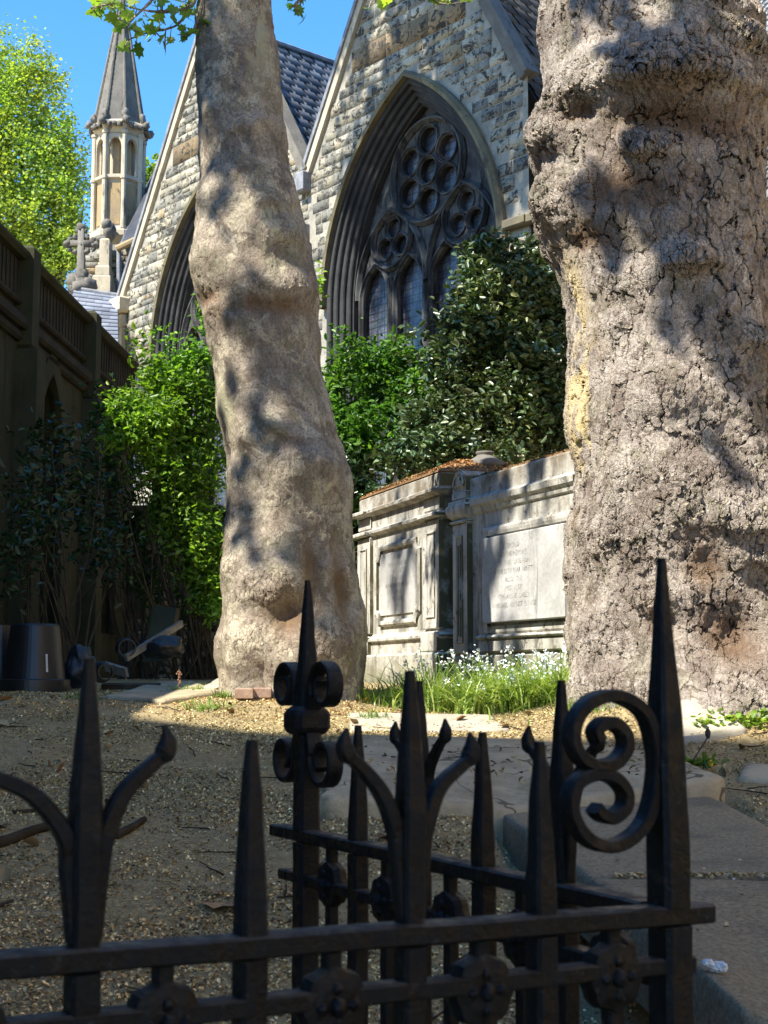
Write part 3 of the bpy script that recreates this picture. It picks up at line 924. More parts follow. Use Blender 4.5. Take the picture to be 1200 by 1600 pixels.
# end wall across to the church, rough stone, with a downpipe
def endf(V): return np.stack([-3.62 + V[:, 0], 20.9 + V[:, 1], V[:, 2]], 1)
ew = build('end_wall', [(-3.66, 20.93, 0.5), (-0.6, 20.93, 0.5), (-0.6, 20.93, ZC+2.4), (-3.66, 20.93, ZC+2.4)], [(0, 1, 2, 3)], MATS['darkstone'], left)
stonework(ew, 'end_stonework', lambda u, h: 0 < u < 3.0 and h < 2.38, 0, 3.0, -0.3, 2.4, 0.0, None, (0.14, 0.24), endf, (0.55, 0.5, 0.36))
mb = MB(); mb.box((-3.7, 20.75, ZC+2.39), (-0.58, 21.2, ZC+2.5), 0.03); mb.build('end_coping', MATS['greenstone'], left)
V, F = sweep([(at(205, 800, 20.7)[0], 20.7, 0.9), (at(205, 800, 20.7)[0], 20.7, ZC+2.3)], 0.07, 10); build('downpipe', V, F, plain('black_pipe', (0.02, 0.022, 0.024), 0.5), left)
# ------------------------------------------------------------------ plane trees
def bark(name, base1, base2, lite, yellow, plate_scale, dscale, zs, deep, plate_w, cells_c, bigw, pat):
    """plane bark: flat flakes of different heights with sharp broken edges; knobbly where a burr swells"""
    g = G(name, 0.92, 0.12)
    co = g.coord()
    bur = g.attr('burl', 'Fac')
    wob = g.mix(1.0, g.noisec(co, 9.0, 5), (0.17, 0.17, 0.12), 'MULTIPLY')
    cs = g.coord(scale=(1, 1, zs))
    v = g.vmath('ADD', cs, wob)
    v2 = g.vmath('ADD', g.coord(scale=(1, 1, 0.55)), g.mix(1.0, g.noisec(co, 24.0, 4), (0.035, 0.035, 0.035), 'MULTIPLY'))
    e1 = g.voro(v, plate_scale, 'DISTANCE_TO_EDGE')
    c1 = g.voro(v, plate_scale, 'F1', 'Color')
    e2 = g.voro(v2, plate_scale*3.4, 'DISTANCE_TO_EDGE')
    c2 = g.voro(v2, plate_scale*3.4, 'F1', 'Color')
    sx1 = g.n('SeparateColor'); g.put(sx1.inputs[0], c1); h1 = sx1.outputs[0]
    sx2 = g.n('SeparateColor'); g.put(sx2.inputs[0], c2); h2 = sx2.outputs[0]
    big = g.noise(co, 7.0, 7, 0.62)
    fine = g.noise(co, 60, 7, 0.75)
    grain = g.noise(g.coord(scale=(1, 1, 0.3)), 34, 6, 0.7, 0.6)
    msk = g.ramp(g.noise(co, 5.0, 6), 0.42, 0.54)
    k1 = g.ramp(e1, 0.0, 0.045)
    plates = g.math('MULTIPLY', k1, g.math('ADD', 0.35, g.math('MULTIPLY', 0.7, h1)))
    plates = g.math('ADD', g.math('MULTIPLY', plates, plate_w), g.math('MULTIPLY', h2, 0.30))
    plates = g.math('MULTIPLY_ADD', msk, plates, g.math('MULTIPLY', g.math('SUBTRACT', 1.0, msk), g.math('MULTIPLY_ADD', h2, 0.35, 0.55*plate_w)))
    rough = g.math('MULTIPLY_ADD', g.math('MULTIPLY', g.ramp(e2, 0.0, 0.08), g.math('MULTIPLY_ADD', h2, 0.8, 0.2)), 1.0, g.math('MULTIPLY', g.noise(co, 26, 6, 0.8), 0.9))
    mixb = g.n('Mix', data_type='FLOAT'); g.put(mixb.inputs[0], bur); g.put(mixb.inputs[2], plates); g.put(mixb.inputs[3], rough)
    h = g.math('MULTIPLY_ADD', mixb.outputs[0], 0.75, g.math('MULTIPLY', big, bigw))
    h = g.math('ADD', h, g.math('MULTIPLY', g.math('ADD', fine, grain), 0.28))
    g.disp(h, dscale, 0.8)
    c = g.mix(g.ramp(g.noise(co, 3.4, 7, 0.68, 0.4), 0.44, 0.56), base1, base2)
    c = g.mix(g.math('MULTIPLY', h1, cells_c), c, lite)
    c = g.mix(g.ramp(g.noise(g.vmath('ADD', co, (3.1, 7.7, 1.3)), 5.2, 7, 0.68, 0.6), 0.53, 0.55, 0.0, 0.75*pat), c, lite)
    c = g.mix(g.ramp(g.noise(g.vmath('ADD', co, (8.1, 2.7, 5.3)), 4.3, 7, 0.7, 0.6), 0.55, 0.57, 0.0, 0.6*pat), c, (0.22, 0.205, 0.135))
    c = g.mix(g.ramp(g.noise(g.vmath('ADD', co, (1.1, 4.7, 9.3)), 7.3, 7, 0.7, 0.8), 0.57, 0.585, 0.0, 0.7*pat), c, (0.17, 0.13, 0.10))
    c = g.mix(g.math('MULTIPLY', h2, 0.35), c, g.mix(0.5, c, base2))
    c = g.mix(g.ramp(fine, 0.36, 0.52, 0.55, 0.0), c, deep)
    crack = g.math('MULTIPLY', g.ramp(e1, 0.0, 0.020, 0.7*min(1, plate_w*1.2), 0.0), g.math('MULTIPLY', msk, g.math('SUBTRACT', 1.0, bur)))
    c = g.mix(crack, c, deep)
    c = g.mix(g.math('MULTIPLY', g.ramp(e2, 0.0, 0.05, 0.45, 0.0), 1.0), c, deep)
    hol = g.attr('hollow', 'Fac')
    c = g.mix(g.math('MULTIPLY', hol, 0.75), c, (0.15, 0.085, 0.042))
    yl = g.math('MULTIPLY', g.attr('yellow', 'Fac'), g.ramp(g.noise(g.coord(scale=(1, 1, 0.35)), 7, 4), 0.46, 0.54))
    c = g.mix(yl, c, yellow)
    g.color(c)
    return g.m
MATS['bark_right'] = bark('rugged_plane_bark', (0.40, 0.345, 0.29), (0.245, 0.20, 0.165), (0.53, 0.475, 0.405), (0.62, 0.50, 0.26), 9.0, 0.050, 0.42, (0.055, 0.040, 0.032), 0.8, 0.5, 0.6, 0.8)
MATS['bark_left'] = bark('mottled_plane_bark', (0.36, 0.305, 0.24), (0.215, 0.175, 0.135), (0.52, 0.46, 0.34), (0.42, 0.39, 0.25), 11.0, 0.021, 0.6, (0.09, 0.07, 0.052), 0.22, 0.25, 0.7, 1.0)

def trunk(parent, rows, Y0, lumps, hollows, yellows, ztop, mat, nth=460, dz=0.0075, bign=0.02, ribs=0.015, seed=0, lumpk=1.0):
    rows = np.array(rows, float)
    PY = rows[:, 0]
    cx = np.array([at((l+r)/2, p, Y0)[0] for p, l, r in rows]); zz = np.array([at((l+r)/2, p, Y0)[2] for p, l, r in rows])
    rr = (rows[:, 2]-rows[:, 1])/2 * Y0/FPX
    o = np.argsort(zz); zz, cx, rr = zz[o], cx[o], rr[o]
    z0 = zz[0]-0.35
    z = np.arange(z0, ztop, dz)
    sl = (cx[-1]-cx[-8])/(zz[-1]-zz[-8])
    zz2 = np.concatenate([[z0], zz, [ztop]]); cx2 = np.concatenate([[cx[0]], cx, [cx[-1]+sl*(ztop-zz[-1])]]); rr2 = np.concatenate([[rr[0]*1.12], rr, [rr[-1]*0.8]])
    c_ = np.interp(z, zz2, cx2); r_ = np.interp(z, zz2, rr2)
    k = np.hanning(15); k /= k.sum()
    c_ = np.convolve(np.pad(c_, 7, mode='edge'), k, 'valid'); r_ = np.convolve(np.pad(r_, 7, mode='edge'), k, 'valid')
    u = np.linspace(-1, 1, nth, endpoint=False)
    th = PI*(0.62*u + 0.38*u**3)               # denser on the viewer's side
    TH, Z = np.meshgrid(th, z)
    Rg = np.repeat(r_[:, None], nth, 1); Cg = np.repeat(c_[:, None], nth, 1)
    dsp = np.zeros_like(Rg); bur = np.zeros_like(Rg); hol = np.zeros_like(Rg); yel = np.zeros_like(Rg)
    def loc(px, py):
        p = at(px, py, Y0); zc = p[2]
        i = np.argmin(abs(z-zc)); s = np.clip((p[0]-c_[i])/r_[i], -1, 1)
        return math.asin(s), zc
    for px, py, amp, sx, su, sd, bu in lumps:
        t0, zc = loc(px, py)
        dt = (TH-t0+PI) % (2*PI) - PI
        wob = 1 + 0.25*vnoise(np.stack([TH*3, Z*4, TH*0+px], -1), 5)
        e = -0.5*(dt*Rg/(sx*wob))**2
        dzv = Z-zc + 0.05*vnoise(np.stack([TH*4, Z*2, TH*0+py], -1), 9)
        e = e - 0.5*(np.where(dzv > 0, dzv/su, dzv/sd))**2
        w = np.exp(np.clip(e, -30, 0)); dsp += amp*lumpk*w
        if bu: bur = np.maximum(bur, bu*np.clip(w*1.25-0.25, 0, 1))
    for px, py, amp, sx, sz in hollows:
        t0, zc = loc(px, py)
        dt = (TH-t0+PI) % (2*PI) - PI
        w = np.exp(-0.5*(dt*Rg/sx)**2 - 0.5*((Z-zc)/sz)**2); dsp -= amp*w; hol = np.maximum(hol, np.clip(w*1.2, 0, 1))
    for px, py, sx, sz in yellows:
        t0, zc = loc(px, py)
        dt = (TH-t0+PI) % (2*PI) - PI
        yel = np.maximum(yel, np.exp(-0.5*(dt*Rg/sx)**2 - 0.5*((Z-zc)/sz)**2))
    ct, st = np.cos(TH), np.sin(TH)
    P = np.stack([Cg*0 + st*1.0, -ct, Z], -1)
    foot = np.clip((zz[0]+0.55 - Z)/0.6, 0, 1)
    dsp += foot**1.5*Rg*(0.10*np.abs(np.sin(TH*3.5+1.3+seed))*1.6 - 0.06 + 0.05*np.sin(TH*7+seed))
    Q = np.stack([st*Rg, -ct*Rg, Z], -1)
    dsp += bign*fbm(Q*3.0, 4, seed+1) + ribs*fbm(Q*np.array([9, 9, 5.0]), 4, seed+7)
    dsp += bur*0.032*fbm(Q*17, 4, seed+13)
    Rn = Rg + dsp
    V = np.stack([Cg + st*Rn, Y0 - ct*Rn, Z], -1).reshape(-1, 3)
    n = nth; m = len(z)
    I = (np.arange(m-1)[:, None]*n); J = np.arange(n)[None, :]; J1 = (J+1) % n
    F = np.stack([(I+J), (I+J1), (I+n+J1), (I+n+J)], -1).reshape(-1, 4)
    build('trunk', V, F, mat, parent, smooth=True, vattr={'burl': bur.ravel(), 'hollow': hol.ravel(), 'yellow': yel.ravel()})
    return np.array([c_[-1], Y0, z[-1]]), r_[-1]

LT = [(0,306,429),(54,304,433),(112,299,440),(150,302,445),(187,306,449),(225,308,453),(258,312,457),(283,310,461),(321,303,469),(375,298,480),(417,298,489),(450,302,495),(475,310,498),(508,322,500),(537,326,501),(560,335,503),(600,337,508),(642,339,520),(676,347,528),(710,356,541),(735,358,548),(762,359,550),(807,357,547),(852,352,551),(894,348,560),(950,350,566),(984,345,569),(1002,340,569),(1030,341,566),(1059,348,562),(1078,352,560)]
lt = thing('plane_tree', 'leaning plane tree with smooth mottled bark, left of the stone tombs', 'tree', (at(455, 1072, 9.0)[0], 9.0, 0.9))
LL = [(445,385,0.075,0.13,0.10,0.07,.5),(330,430,0.05,0.14,0.10,0.08,.3),(435,677,0.075,0.07,0.06,0.045,.2),(405,690,0.03,0.16,0.05,0.04,.2),(490,735,0.10,0.17,0.10,0.11,.4),(470,470,0.05,0.2,0.08,0.05,.3),(350,505,0.055,0.13,0.07,0.06,.3),(420,930,0.05,0.18,0.11,0.07,.7),(370,880,0.05,0.08,0.12,0.12,.4),(400,1010,0.03,0.15,0.12,0.12,.5),(520,1010,0.06,0.13,0.15,0.16,.5),(335,185,0.03,0.1,0.05,0.04,.1),(400,215,0.035,0.14,0.05,0.04,.1),(380,300,0.03,0.15,0.08,0.05,.2),(425,330,0.04,0.15,0.06,0.035,.4),(320,320,0.035,0.1,0.06,0.05,.3),(380,560,0.03,0.1,0.08,0.08,.1),(365,745,0.03,0.1,0.08,0.08,.1)]
LH = [(455,965,0.10,0.10,0.10),(495,905,0.06,0.05,0.16),(540,930,0.05,0.05,0.2),(425,500,0.03,0.25,0.04),(330,480,0.03,0.1,0.04)]
LY = [(400,60,0.12,0.25),(430,380,0.10,0.12),(350,640,0.10,0.15)]
ltop, ltr = trunk(lt, LT, 9.0, LL, LH, LY, 9.2, MATS['bark_left'], nth=560, dz=0.0062, bign=0.03, ribs=0.024, seed=0, lumpk=0.72)

RT = [(0,849,1165),(20,846,1172),(52,843,1176),(79,849,1186),(110,854,1198),(150,854,1200),(184,845,1201),(214,834,1198),(240,830,1194),(262,836,1191),(285,845,1190),(319,843,1194),(360,847,1199),(390,856,1203),(412,871,1205),(439,881,1207),(480,888,1211),(525,890,1216),(596,891,1220),(635,886,1222),(665,888,1224),(699,899,1226),(736,903,1228),(785,896,1231),(822,884,1234),(871,888,1242),(916,892,1252),(972,896,1270),(1029,896,1292),(1077,892,1315),(1100,890,1325)]
rt = thing('plane_tree', 'massive plane tree with rugged flaking bark and bulging burrs, right foreground', 'tree', (at(1060, 1090, 8.2)[0], 8.2, 0.88))
RL = [(1000,185,0.145,0.34,0.16,0.035,1.),(880,200,0.08,0.20,0.14,0.045,1.),(1130,120,0.07,0.22,0.10,0.05,1.),(1060,60,0.05,0.2,0.08,0.05,.9),(850,245,0.09,0.12,0.11,0.07,1.),(860,340,0.07,0.17,0.14,0.10,1.),(980,285,0.08,0.13,0.07,0.035,.9),(1040,450,0.12,0.13,0.075,0.035,.8),(960,480,0.04,0.18,0.06,0.04,.6),(950,520,0.03,0.1,0.05,0.05,.3),(1140,560,0.06,0.10,0.06,0.04,.6),(1040,770,0.07,0.40,0.11,0.16,1.),(1130,830,0.07,0.22,0.12,0.04,1.),(960,860,0.05,0.25,0.12,0.12,1.),(1180,880,0.12,0.20,0.18,0.05,1.),(990,940,0.05,0.12,0.10,0.05,.8),(930,990,0.05,0.15,0.1,0.1,.8),(1000,640,0.03,0.15,0.10,0.10,.2),(905,700,0.03,0.12,0.10,0.1,.4),(1180,1060,0.10,0.2,0.12,0.2,.5),(930,1070,0.06,0.2,0.1,0.15,.5),(1140,70,0.05,0.15,0.05,0.03,.8)]
RH = [(1100,1000,0.16,0.13,0.13),(1060,900,0.05,0.08,0.1),(1000,980,0.06,0.05,0.08),(1010,240,0.11,0.22,0.06),(890,225,0.05,0.08,0.04),(960,345,0.05,0.2,0.09),(900,400,0.03,0.1,0.06),(1185,640,0.07,0.045,0.32),(1180,770,0.04,0.05,0.12),(1060,250,0.04,0.3,0.08)]
RY = [(900,610,0.10,0.22),(905,680,0.08,0.18),(900,500,0.06,0.2),(905,770,0.05,0.1)]
rtop, rtr = trunk(rt, RT, 8.2, RL, RH, RY, 8.2, MATS['bark_right'], nth=760, dz=0.005, bign=0.045, ribs=0.028, seed=4, lumpk=1.0)

LC1 = [(0.15, 0.24, 0.035), (0.20, 0.29, 0.04), (0.11, 0.19, 0.03), (0.25, 0.32, 0.05)]
MATS['plane_leaf'] = leafmat('plane_leaf', trans=0.5)
def limb(mb, pts, r0, r1, n=20, wob=0.06):
    P = smooth_path(pts, n); P = P + wob*fbm(P*1.5, 2, 3)[:, None]
    V, F = sweep(P, np.linspace(r0, r1, n), 9); mb.add(V, F)
# limbs and crowns, above the top of the view
mb = MB()
lt_l = [((-1.6,10.6,9.0),(-2.3,13,11),(-2.6,16,13.5),(-2.8,18,15.5)), ((-1.5,10.3,9.0),(-3.2,9.4,11),(-5.0,8.6,13)), ((-1.5,10.2,9.0),(-0.8,11.5,11.5),(0.4,13.5,14),(0.8,16,16))]
lt_l = [(tuple(ltop - np.array([0, 0, 0.35])),) + l[1:] for l in lt_l]
for l in lt_l: limb(mb, l, 0.24, 0.07)
mb.build('limb', MATS['bark_left'], lt, smooth=True)
def up_sun(px, py, Y, t, r, off=(0, 0, 0)):
    """a clump of leaves added t metres up-sun to shade a surface point"""
    return (at(px, py, Y) + np.array(SUN)*t + np.array(off), (r, r, r*0.8))
cb = [up_sun(640,120,20,11,1.1), up_sun(760,200,19.5,11,1.2), up_sun(820,100,19,11,1.4), up_sun(600,300,20.5,12,1.0), up_sun(700,420,20,12.5,1.2), up_sun(560,60,21,11,0.8), up_sun(830,300,19,11.5,1.2), up_sun(800,240,19,10.5,0.9), up_sun(840,160,18.8,10.8,0.9), up_sun(720,60,19.6,10.5,0.8), up_sun(680,20,20,11,0.8),  # clumps added where their shadows dapple gable, trunk and tombs
      up_sun(350,60,8.7,9.0,0.45), up_sun(420,200,8.7,8.5,0.40), up_sun(340,230,8.7,8.5,0.3), up_sun(470,560,8.7,10.5,0.35), up_sun(400,560,8.7,10.5,0.25), up_sun(390,690,8.7,11,0.22), up_sun(480,820,8.7,11.5,0.35), up_sun(540,880,8.8,11.5,0.3), up_sun(360,820,8.7,11.5,0.2), up_sun(600,850,11.2,13,0.2), up_sun(880,830,9.4,12,0.16)]
P = blob_points(cb, 6400, 14, 0.22, 0.2)
V, F, C = leaves(P, 0.17, LC1, aspect=0.95, up=0.8)
build('crown', V, F, MATS['plane_leaf'], lt, colors=C)
mb = MB()
for l in [(tuple(rtop - np.array([0, 0, 0.35])), (0.6,6.9,9.6), (-0.8,5.4,10.8), (-1.6,4.4,11.3)), (tuple(rtop - np.array([0, 0, 0.35])), (2.5,8.2,10.5), (3.6,9.5,12.5)), (tuple(rtop - np.array([0, 0, 0.35])), (1.4,9.0,10.8), (0.8,11,13))]: limb(mb, l, 0.3, 0.07)
mb.build('limb', MATS['bark_right'], rt, smooth=True)
cb = [((3.6,9.5,12.6),(2.0,2.0,1.6)), ((2.5,8,11.5),(1.3,1.2,0.9)), up_sun(1080,300,7.6,8.5,0.42), up_sun(1150,260,7.65,8.5,0.42), up_sun(1060,390,7.6,8.6,0.30), up_sun(1130,470,7.65,8.6,0.36), up_sun(1100,540,7.6,8.8,0.22), up_sun(1190,560,7.8,8.8,0.35), up_sun(990,20,7.65,7.5,0.25), up_sun(1130,40,7.65,7.5,0.35)]  # two crown masses, then small clumps added to shade the right trunk
P = blob_points(cb, 4200, 14, 0.18, 0.1)
V, F, C = leaves(P, 0.17, LC1, aspect=0.95, up=0.8)
build('crown', V, F, MATS['plane_leaf'], rt, colors=C)

# lobed young leaves hanging into the top of the view
def lobed(P, size, parent, name):
    out = [(0,-0.5),(0.16,-0.36),(0.45,-0.40),(0.36,-0.20),(0.58,-0.02),(0.36,0.02),(0.30,0.22),(0.15,0.16),(0.0,0.58),(-0.15,0.16),(-0.30,0.22),(-0.36,0.02),(-0.58,-0.02),(-0.36,-0.20),(-0.45,-0.40),(-0.16,-0.36)]
    V = []; F = []; C = []
    for p in P:
        d = RNG.normal(size=3); d[2] -= 0.8; d /= np.linalg.norm(d)
        nr = RNG.normal(size=3)*0.5 + np.array([-0.35, -0.75, 0.45]); nr -= d*(nr@d); nr /= np.linalg.norm(nr); s = np.cross(d, nr)
        L = size*RNG.uniform(0.6, 1.15); b = len(V); c = np.array(LC1[RNG.integers(0, 4)])*RNG.uniform(0.9, 1.5)
        V.append(p + nr*L*0.0)
        for x, y in out: V.append(p + s*x*L + d*y*L + nr*L*0.22*(abs(x)-0.25))
        for i in range(16): F.append((b, b+1+i, b+1+(i+1) % 16)); C.append(c)
    return build(name, V, np.array(F), MATS['plane_leaf'], parent, colors=np.array(C))
sp_pts = []; tw = MB()
def spray(pts, Y, n, spread, r=0.006):
    W = np.array([at(x, y, Y) for x, y in pts]); Pp = smooth_path(W, 30)
    V, F = sweep(Pp, np.linspace(r*1.6, r*0.6, 30), 6); tw.add(V, F)
    for k in range(n):
        i = RNG.integers(2, 30); q = Pp[i] + RNG.normal(size=3)*np.array([spread, spread, spread*0.75]); sp_pts.append(q)
        V, F = sweep([Pp[i], (Pp[i]+q)/2 + np.array([0, 0, 0.01]), q], 0.0022, 4); tw.add(V, F)
spray([(310,-25),(300,8),(262,18),(225,16),(180,6),(142,12)], 8.8, 26, 0.055)
spray([(300,-20),(290,22),(270,42),(235,50),(205,60)], 8.9, 26, 0.05)
spray([(255,-20),(230,8),(205,32),(196,52)], 8.8, 12, 0.045)
spray([(320,-30),(312,20),(300,50),(282,58)], 8.8, 12, 0.04)
spray([(500,-25),(478,-8),(462,8),(468,24)], 9.5, 12, 0.045)
spray([(560,-25),(585,-6),(600,2)], 9.0, 8, 0.05)
spray([(640,-30),(670,-6),(692,6),(735,2)], 9.0, 18, 0.05)
tw.build('twigs', MATS['bark_left'], lt)
lobed(np.array(sp_pts), 0.098, lt, 'leaf_sprays')
V, F, C = leaves(at(500, 450, 9.9) + RNG.normal(size=(26, 3))*np.array([0.018, 0.05, 0.07]), 0.06, [(0.14, 0.26, 0.03)]); build('epicormic_shoot', V, F, MATS['plane_leaf'], lt, colors=C)

# ------------------------------------------------------------------ sunlit tree far behind, left
MATS['far_leaf'] = leafmat('spring_leaf', trans=0.45)
ft = thing('pale_green_tree', 'tall yellow green tree in young leaf standing behind the stone range, far left', 'tree', (at(60, 700, 44)[0], 44, 1.0))
FB = [pblob(20,330,44,85,60),pblob(95,330,44,45,75),pblob(25,240,44,75,60),pblob(95,235,44,38,55),pblob(40,160,44,55,65),pblob(-50,260,44,80,160),pblob(62,110,44,28,50),pblob(10,110,44,40,50),pblob(100,410,44,50,35),pblob(110,290,44,30,60),pblob(30,70,44,8,28),pblob(52,65,44,6,30),pblob(5,60,44,8,30),pblob(75,85,44,7,30),pblob(92,140,44,9,45),pblob(108,170,44,8,30),pblob(70,390,44,60,40)]
P = blob_points(FB, 40000, 22, 0.28, 0.35)
V, F, C = leaves(P, 0.108, [(0.32,0.40,0.07),(0.25,0.34,0.055),(0.38,0.45,0.10),(0.19,0.27,0.05)], aspect=0.75, up=0.4)
build('crown', V, F, MATS['far_leaf'], ft, colors=C)
mb = MB()
limb(mb, [at(95,640,44.5), at(90,480,44.5), at(100,400,44.5), at(112,310,44.5), at(105,180,44.5)], 0.22, 0.05)
limb(mb, [at(92,470,44.5), at(75,390,44.5), at(40,330,44.5), at(30,120,44.5)], 0.17, 0.03)
limb(mb, [at(95,430,44.2), at(80,370,44.2), at(85,335,44.2), at(60,230,44.2)], 0.13, 0.03)
limb(mb, [at(97,425,44.2), at(120,385,44.2), at(128,330,44.2)], 0.10, 0.03)
limb(mb, [at(40,600,44.5), at(38,440,44.5), at(20,330,44.5), at(10,120,44.5)], 0.16, 0.03)
mb.build('trunk', plain('grey_bark', (0.09, 0.08, 0.06), 0.9, 0.1), ft, smooth=True)
ft2 = thing('pale_green_tree', 'small patch of yellow green tree seen between the turret and the far gable', 'tree', (at(240, 700, 40)[0], 40, 1.0))
P = blob_points([pblob(236,285,40,14,45), pblob(248,330,40,16,50)], 900, 20, 0.15, 0.3)
V, F, C = leaves(P, 0.14, [(0.24,0.31,0.035),(0.18,0.26,0.03)], aspect=0.75); build('crown', V, F, MATS['far_leaf'], ft2, colors=C)
mb = MB(); limb(mb, [at(240,700,40), at(240,450,40), at(238,300,40)], 0.12, 0.03); mb.build('trunk', MATS['bark_left'], ft2)

# ------------------------------------------------------------------ shrubs
MATS['privet'] = leafmat('privet_leaf', trans=0.42, rough=0.4)
MATS['holly'] = leafmat('glossy_evergreen_leaf', trans=0.12, rough=0.32, spec=0.5)
MATS['stem'] = plain('shrub_stem', (0.07, 0.055, 0.038), 0.85, 0.15)
def shrub(name, label, cat, blobs, n, size, cols, mat, base, stems, clump=22, cr=0.10, shell=0.45, aspect=0.5, extra=None, group=None, up=0.5, face=None):
    b = np.array(base, float)
    t = thing(name, label, cat, b, group=group)
    P = blob_points(blobs, n, clump, cr, shell)
    if extra is not None: P = np.concatenate([P, extra])
    V, F, C = leaves(P, size, cols, aspect=aspect, up=up, face=face)
    build('foliage', V, F, mat, t, colors=C)
    mb = MB()
    for k in range(stems):
        c, r = blobs[RNG.integers(0, len(blobs))]
        e = np.array(c) + RNG.normal(size=3)*np.array(r)*0.5
        s = b + np.array([RNG.normal()*0.15, RNG.normal()*0.12, 0])
        mid = (s+e)/2 + RNG.normal(size=3)*0.15
        V, F = sweep(smooth_path([s, mid, e], 10), np.linspace(0.013, 0.003, 10), 5); mb.add(V, F)
    mb.build('stems', MATS['stem'], t)
    return t
def twigpts(pts, Y, n, s):
    W = smooth_path(np.array([at(x, y, Y) for x, y in pts]), 24)
    return W[RNG.integers(0, 24, n)] + RNG.normal(size=(n, 3))*s
GR = [(0.16,0.29,0.035),(0.12,0.23,0.03),(0.21,0.35,0.05),(0.08,0.17,0.028)]
PB = [pblob(285,640,14.3,55,60),pblob(225,665,14.0,55,38),pblob(300,730,14.3,50,60),pblob(255,725,14.1,50,45),pblob(275,800,14.2,48,55),pblob(315,850,14.2,40,70),pblob(305,880,14.2,28,40),pblob(325,930,14.2,26,45),pblob(300,580,14.4,35,40),pblob(250,600,14.3,40,30),pblob(195,685,13.9,30,16),pblob(190,640,13.9,25,18)]
ex = np.concatenate([twigpts([(330,560),(280,530),(210,525)],14.2,130,0.07), twigpts([(320,520),(315,490),(322,470)],14.2,60,0.05), twigpts([(300,600),(240,560),(205,545)],14.2,90,0.06), twigpts([(290,650),(215,625),(165,620)],13.9,90,0.06), twigpts([(260,690),(190,690),(158,692)],13.9,80,0.05), twigpts([(330,940),(335,975)],14.1,50,0.05), twigpts([(330,560),(270,575),(230,590)],14.3,80,0.06)])
shrub('leafy_shrub', 'bright green small leaved shrub catching sun left of the leaning plane tree', 'shrub', PB, 14500, 0.066, GR, MATS['privet'], (at(310,1050,14.4)[0], 14.5, 0.98), 40, extra=ex)
MBb = [pblob(560,600,15.5,60,75),pblob(620,590,15.5,55,60),pblob(590,680,15.3,80,55),pblob(650,650,15.2,45,70),pblob(540,700,15.2,45,70),pblob(660,590,15.4,40,40)]
ex = np.concatenate([twigpts([(560,560),(545,530),(520,530)],15.2,90,0.07), twigpts([(600,560),(610,535),(640,535)],15.2,90,0.07)])
shrub('leafy_shrub', 'mid green shrub between the leaning plane tree and the glossy evergreen', 'shrub', MBb, 11000, 0.075, [(0.075,0.175,0.028),(0.11,0.22,0.035),(0.05,0.125,0.022)], MATS['privet'], (at(590,1050,15.5)[0], 15.6, 0.99), 26, extra=ex)
HB = [pblob(775,480,13.4,75,75),pblob(840,470,13.6,60,60),pblob(720,560,13.2,55,70),pblob(800,570,13.3,80,80),pblob(860,560,13.6,50,90),pblob(760,660,13.2,90,70),pblob(840,660,13.4,65,70),pblob(690,660,13.0,60,40),pblob(770,410,13.5,45,35),pblob(840,410,13.7,40,30),pblob(640,715,12.6,45,25),pblob(690,700,12.7,50,30),pblob(750,715,12.7,60,30)]
ex = np.concatenate([twigpts([(720,560),(670,520),(635,510)],13.1,70,0.06), twigpts([(700,600),(660,560),(620,540)],13.1,60,0.06), twigpts([(650,720),(610,705),(592,718)],12.5,50,0.05), twigpts([(770,400),(745,385),(725,395)],13.4,70,0.06), twigpts([(790,390),(775,372),(760,372)],13.4,50,0.05)])
shrub('evergreen_shrub', 'large dark glossy evergreen shrub rising behind the two stone tombs', 'shrub', HB, 24000, 0.072, [(0.065,0.105,0.04),(0.09,0.135,0.05),(0.04,0.075,0.028),(0.14,0.17,0.07)], MATS['holly'], (at(770,1050,13.4)[0], 13.5, 0.98), 40, extra=ex, aspect=0.55, shell=0.6)
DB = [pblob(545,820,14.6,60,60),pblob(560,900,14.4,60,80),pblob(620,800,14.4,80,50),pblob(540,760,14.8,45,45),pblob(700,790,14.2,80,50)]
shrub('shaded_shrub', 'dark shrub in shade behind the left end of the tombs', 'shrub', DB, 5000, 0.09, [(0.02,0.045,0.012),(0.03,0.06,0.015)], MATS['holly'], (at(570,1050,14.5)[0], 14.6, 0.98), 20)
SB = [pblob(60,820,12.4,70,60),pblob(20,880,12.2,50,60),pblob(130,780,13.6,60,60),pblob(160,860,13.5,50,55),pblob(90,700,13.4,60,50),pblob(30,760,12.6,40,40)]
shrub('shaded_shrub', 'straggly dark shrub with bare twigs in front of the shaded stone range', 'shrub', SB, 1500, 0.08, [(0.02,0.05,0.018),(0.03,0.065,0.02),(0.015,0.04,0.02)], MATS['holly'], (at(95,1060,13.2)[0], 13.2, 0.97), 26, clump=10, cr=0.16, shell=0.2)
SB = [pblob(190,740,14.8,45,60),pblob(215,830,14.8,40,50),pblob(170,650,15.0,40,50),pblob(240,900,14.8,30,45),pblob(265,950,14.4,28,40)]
shrub('shaded_shrub', 'thin shaded shrub of pale bare twigs just left of the bright shrub', 'shrub', SB, 1300, 0.075, [(0.025,0.06,0.015),(0.035,0.08,0.02)], MATS['privet'], (at(220,1055,14.9)[0], 14.9, 0.97), 22, clump=10, cr=0.14, shell=0.2)
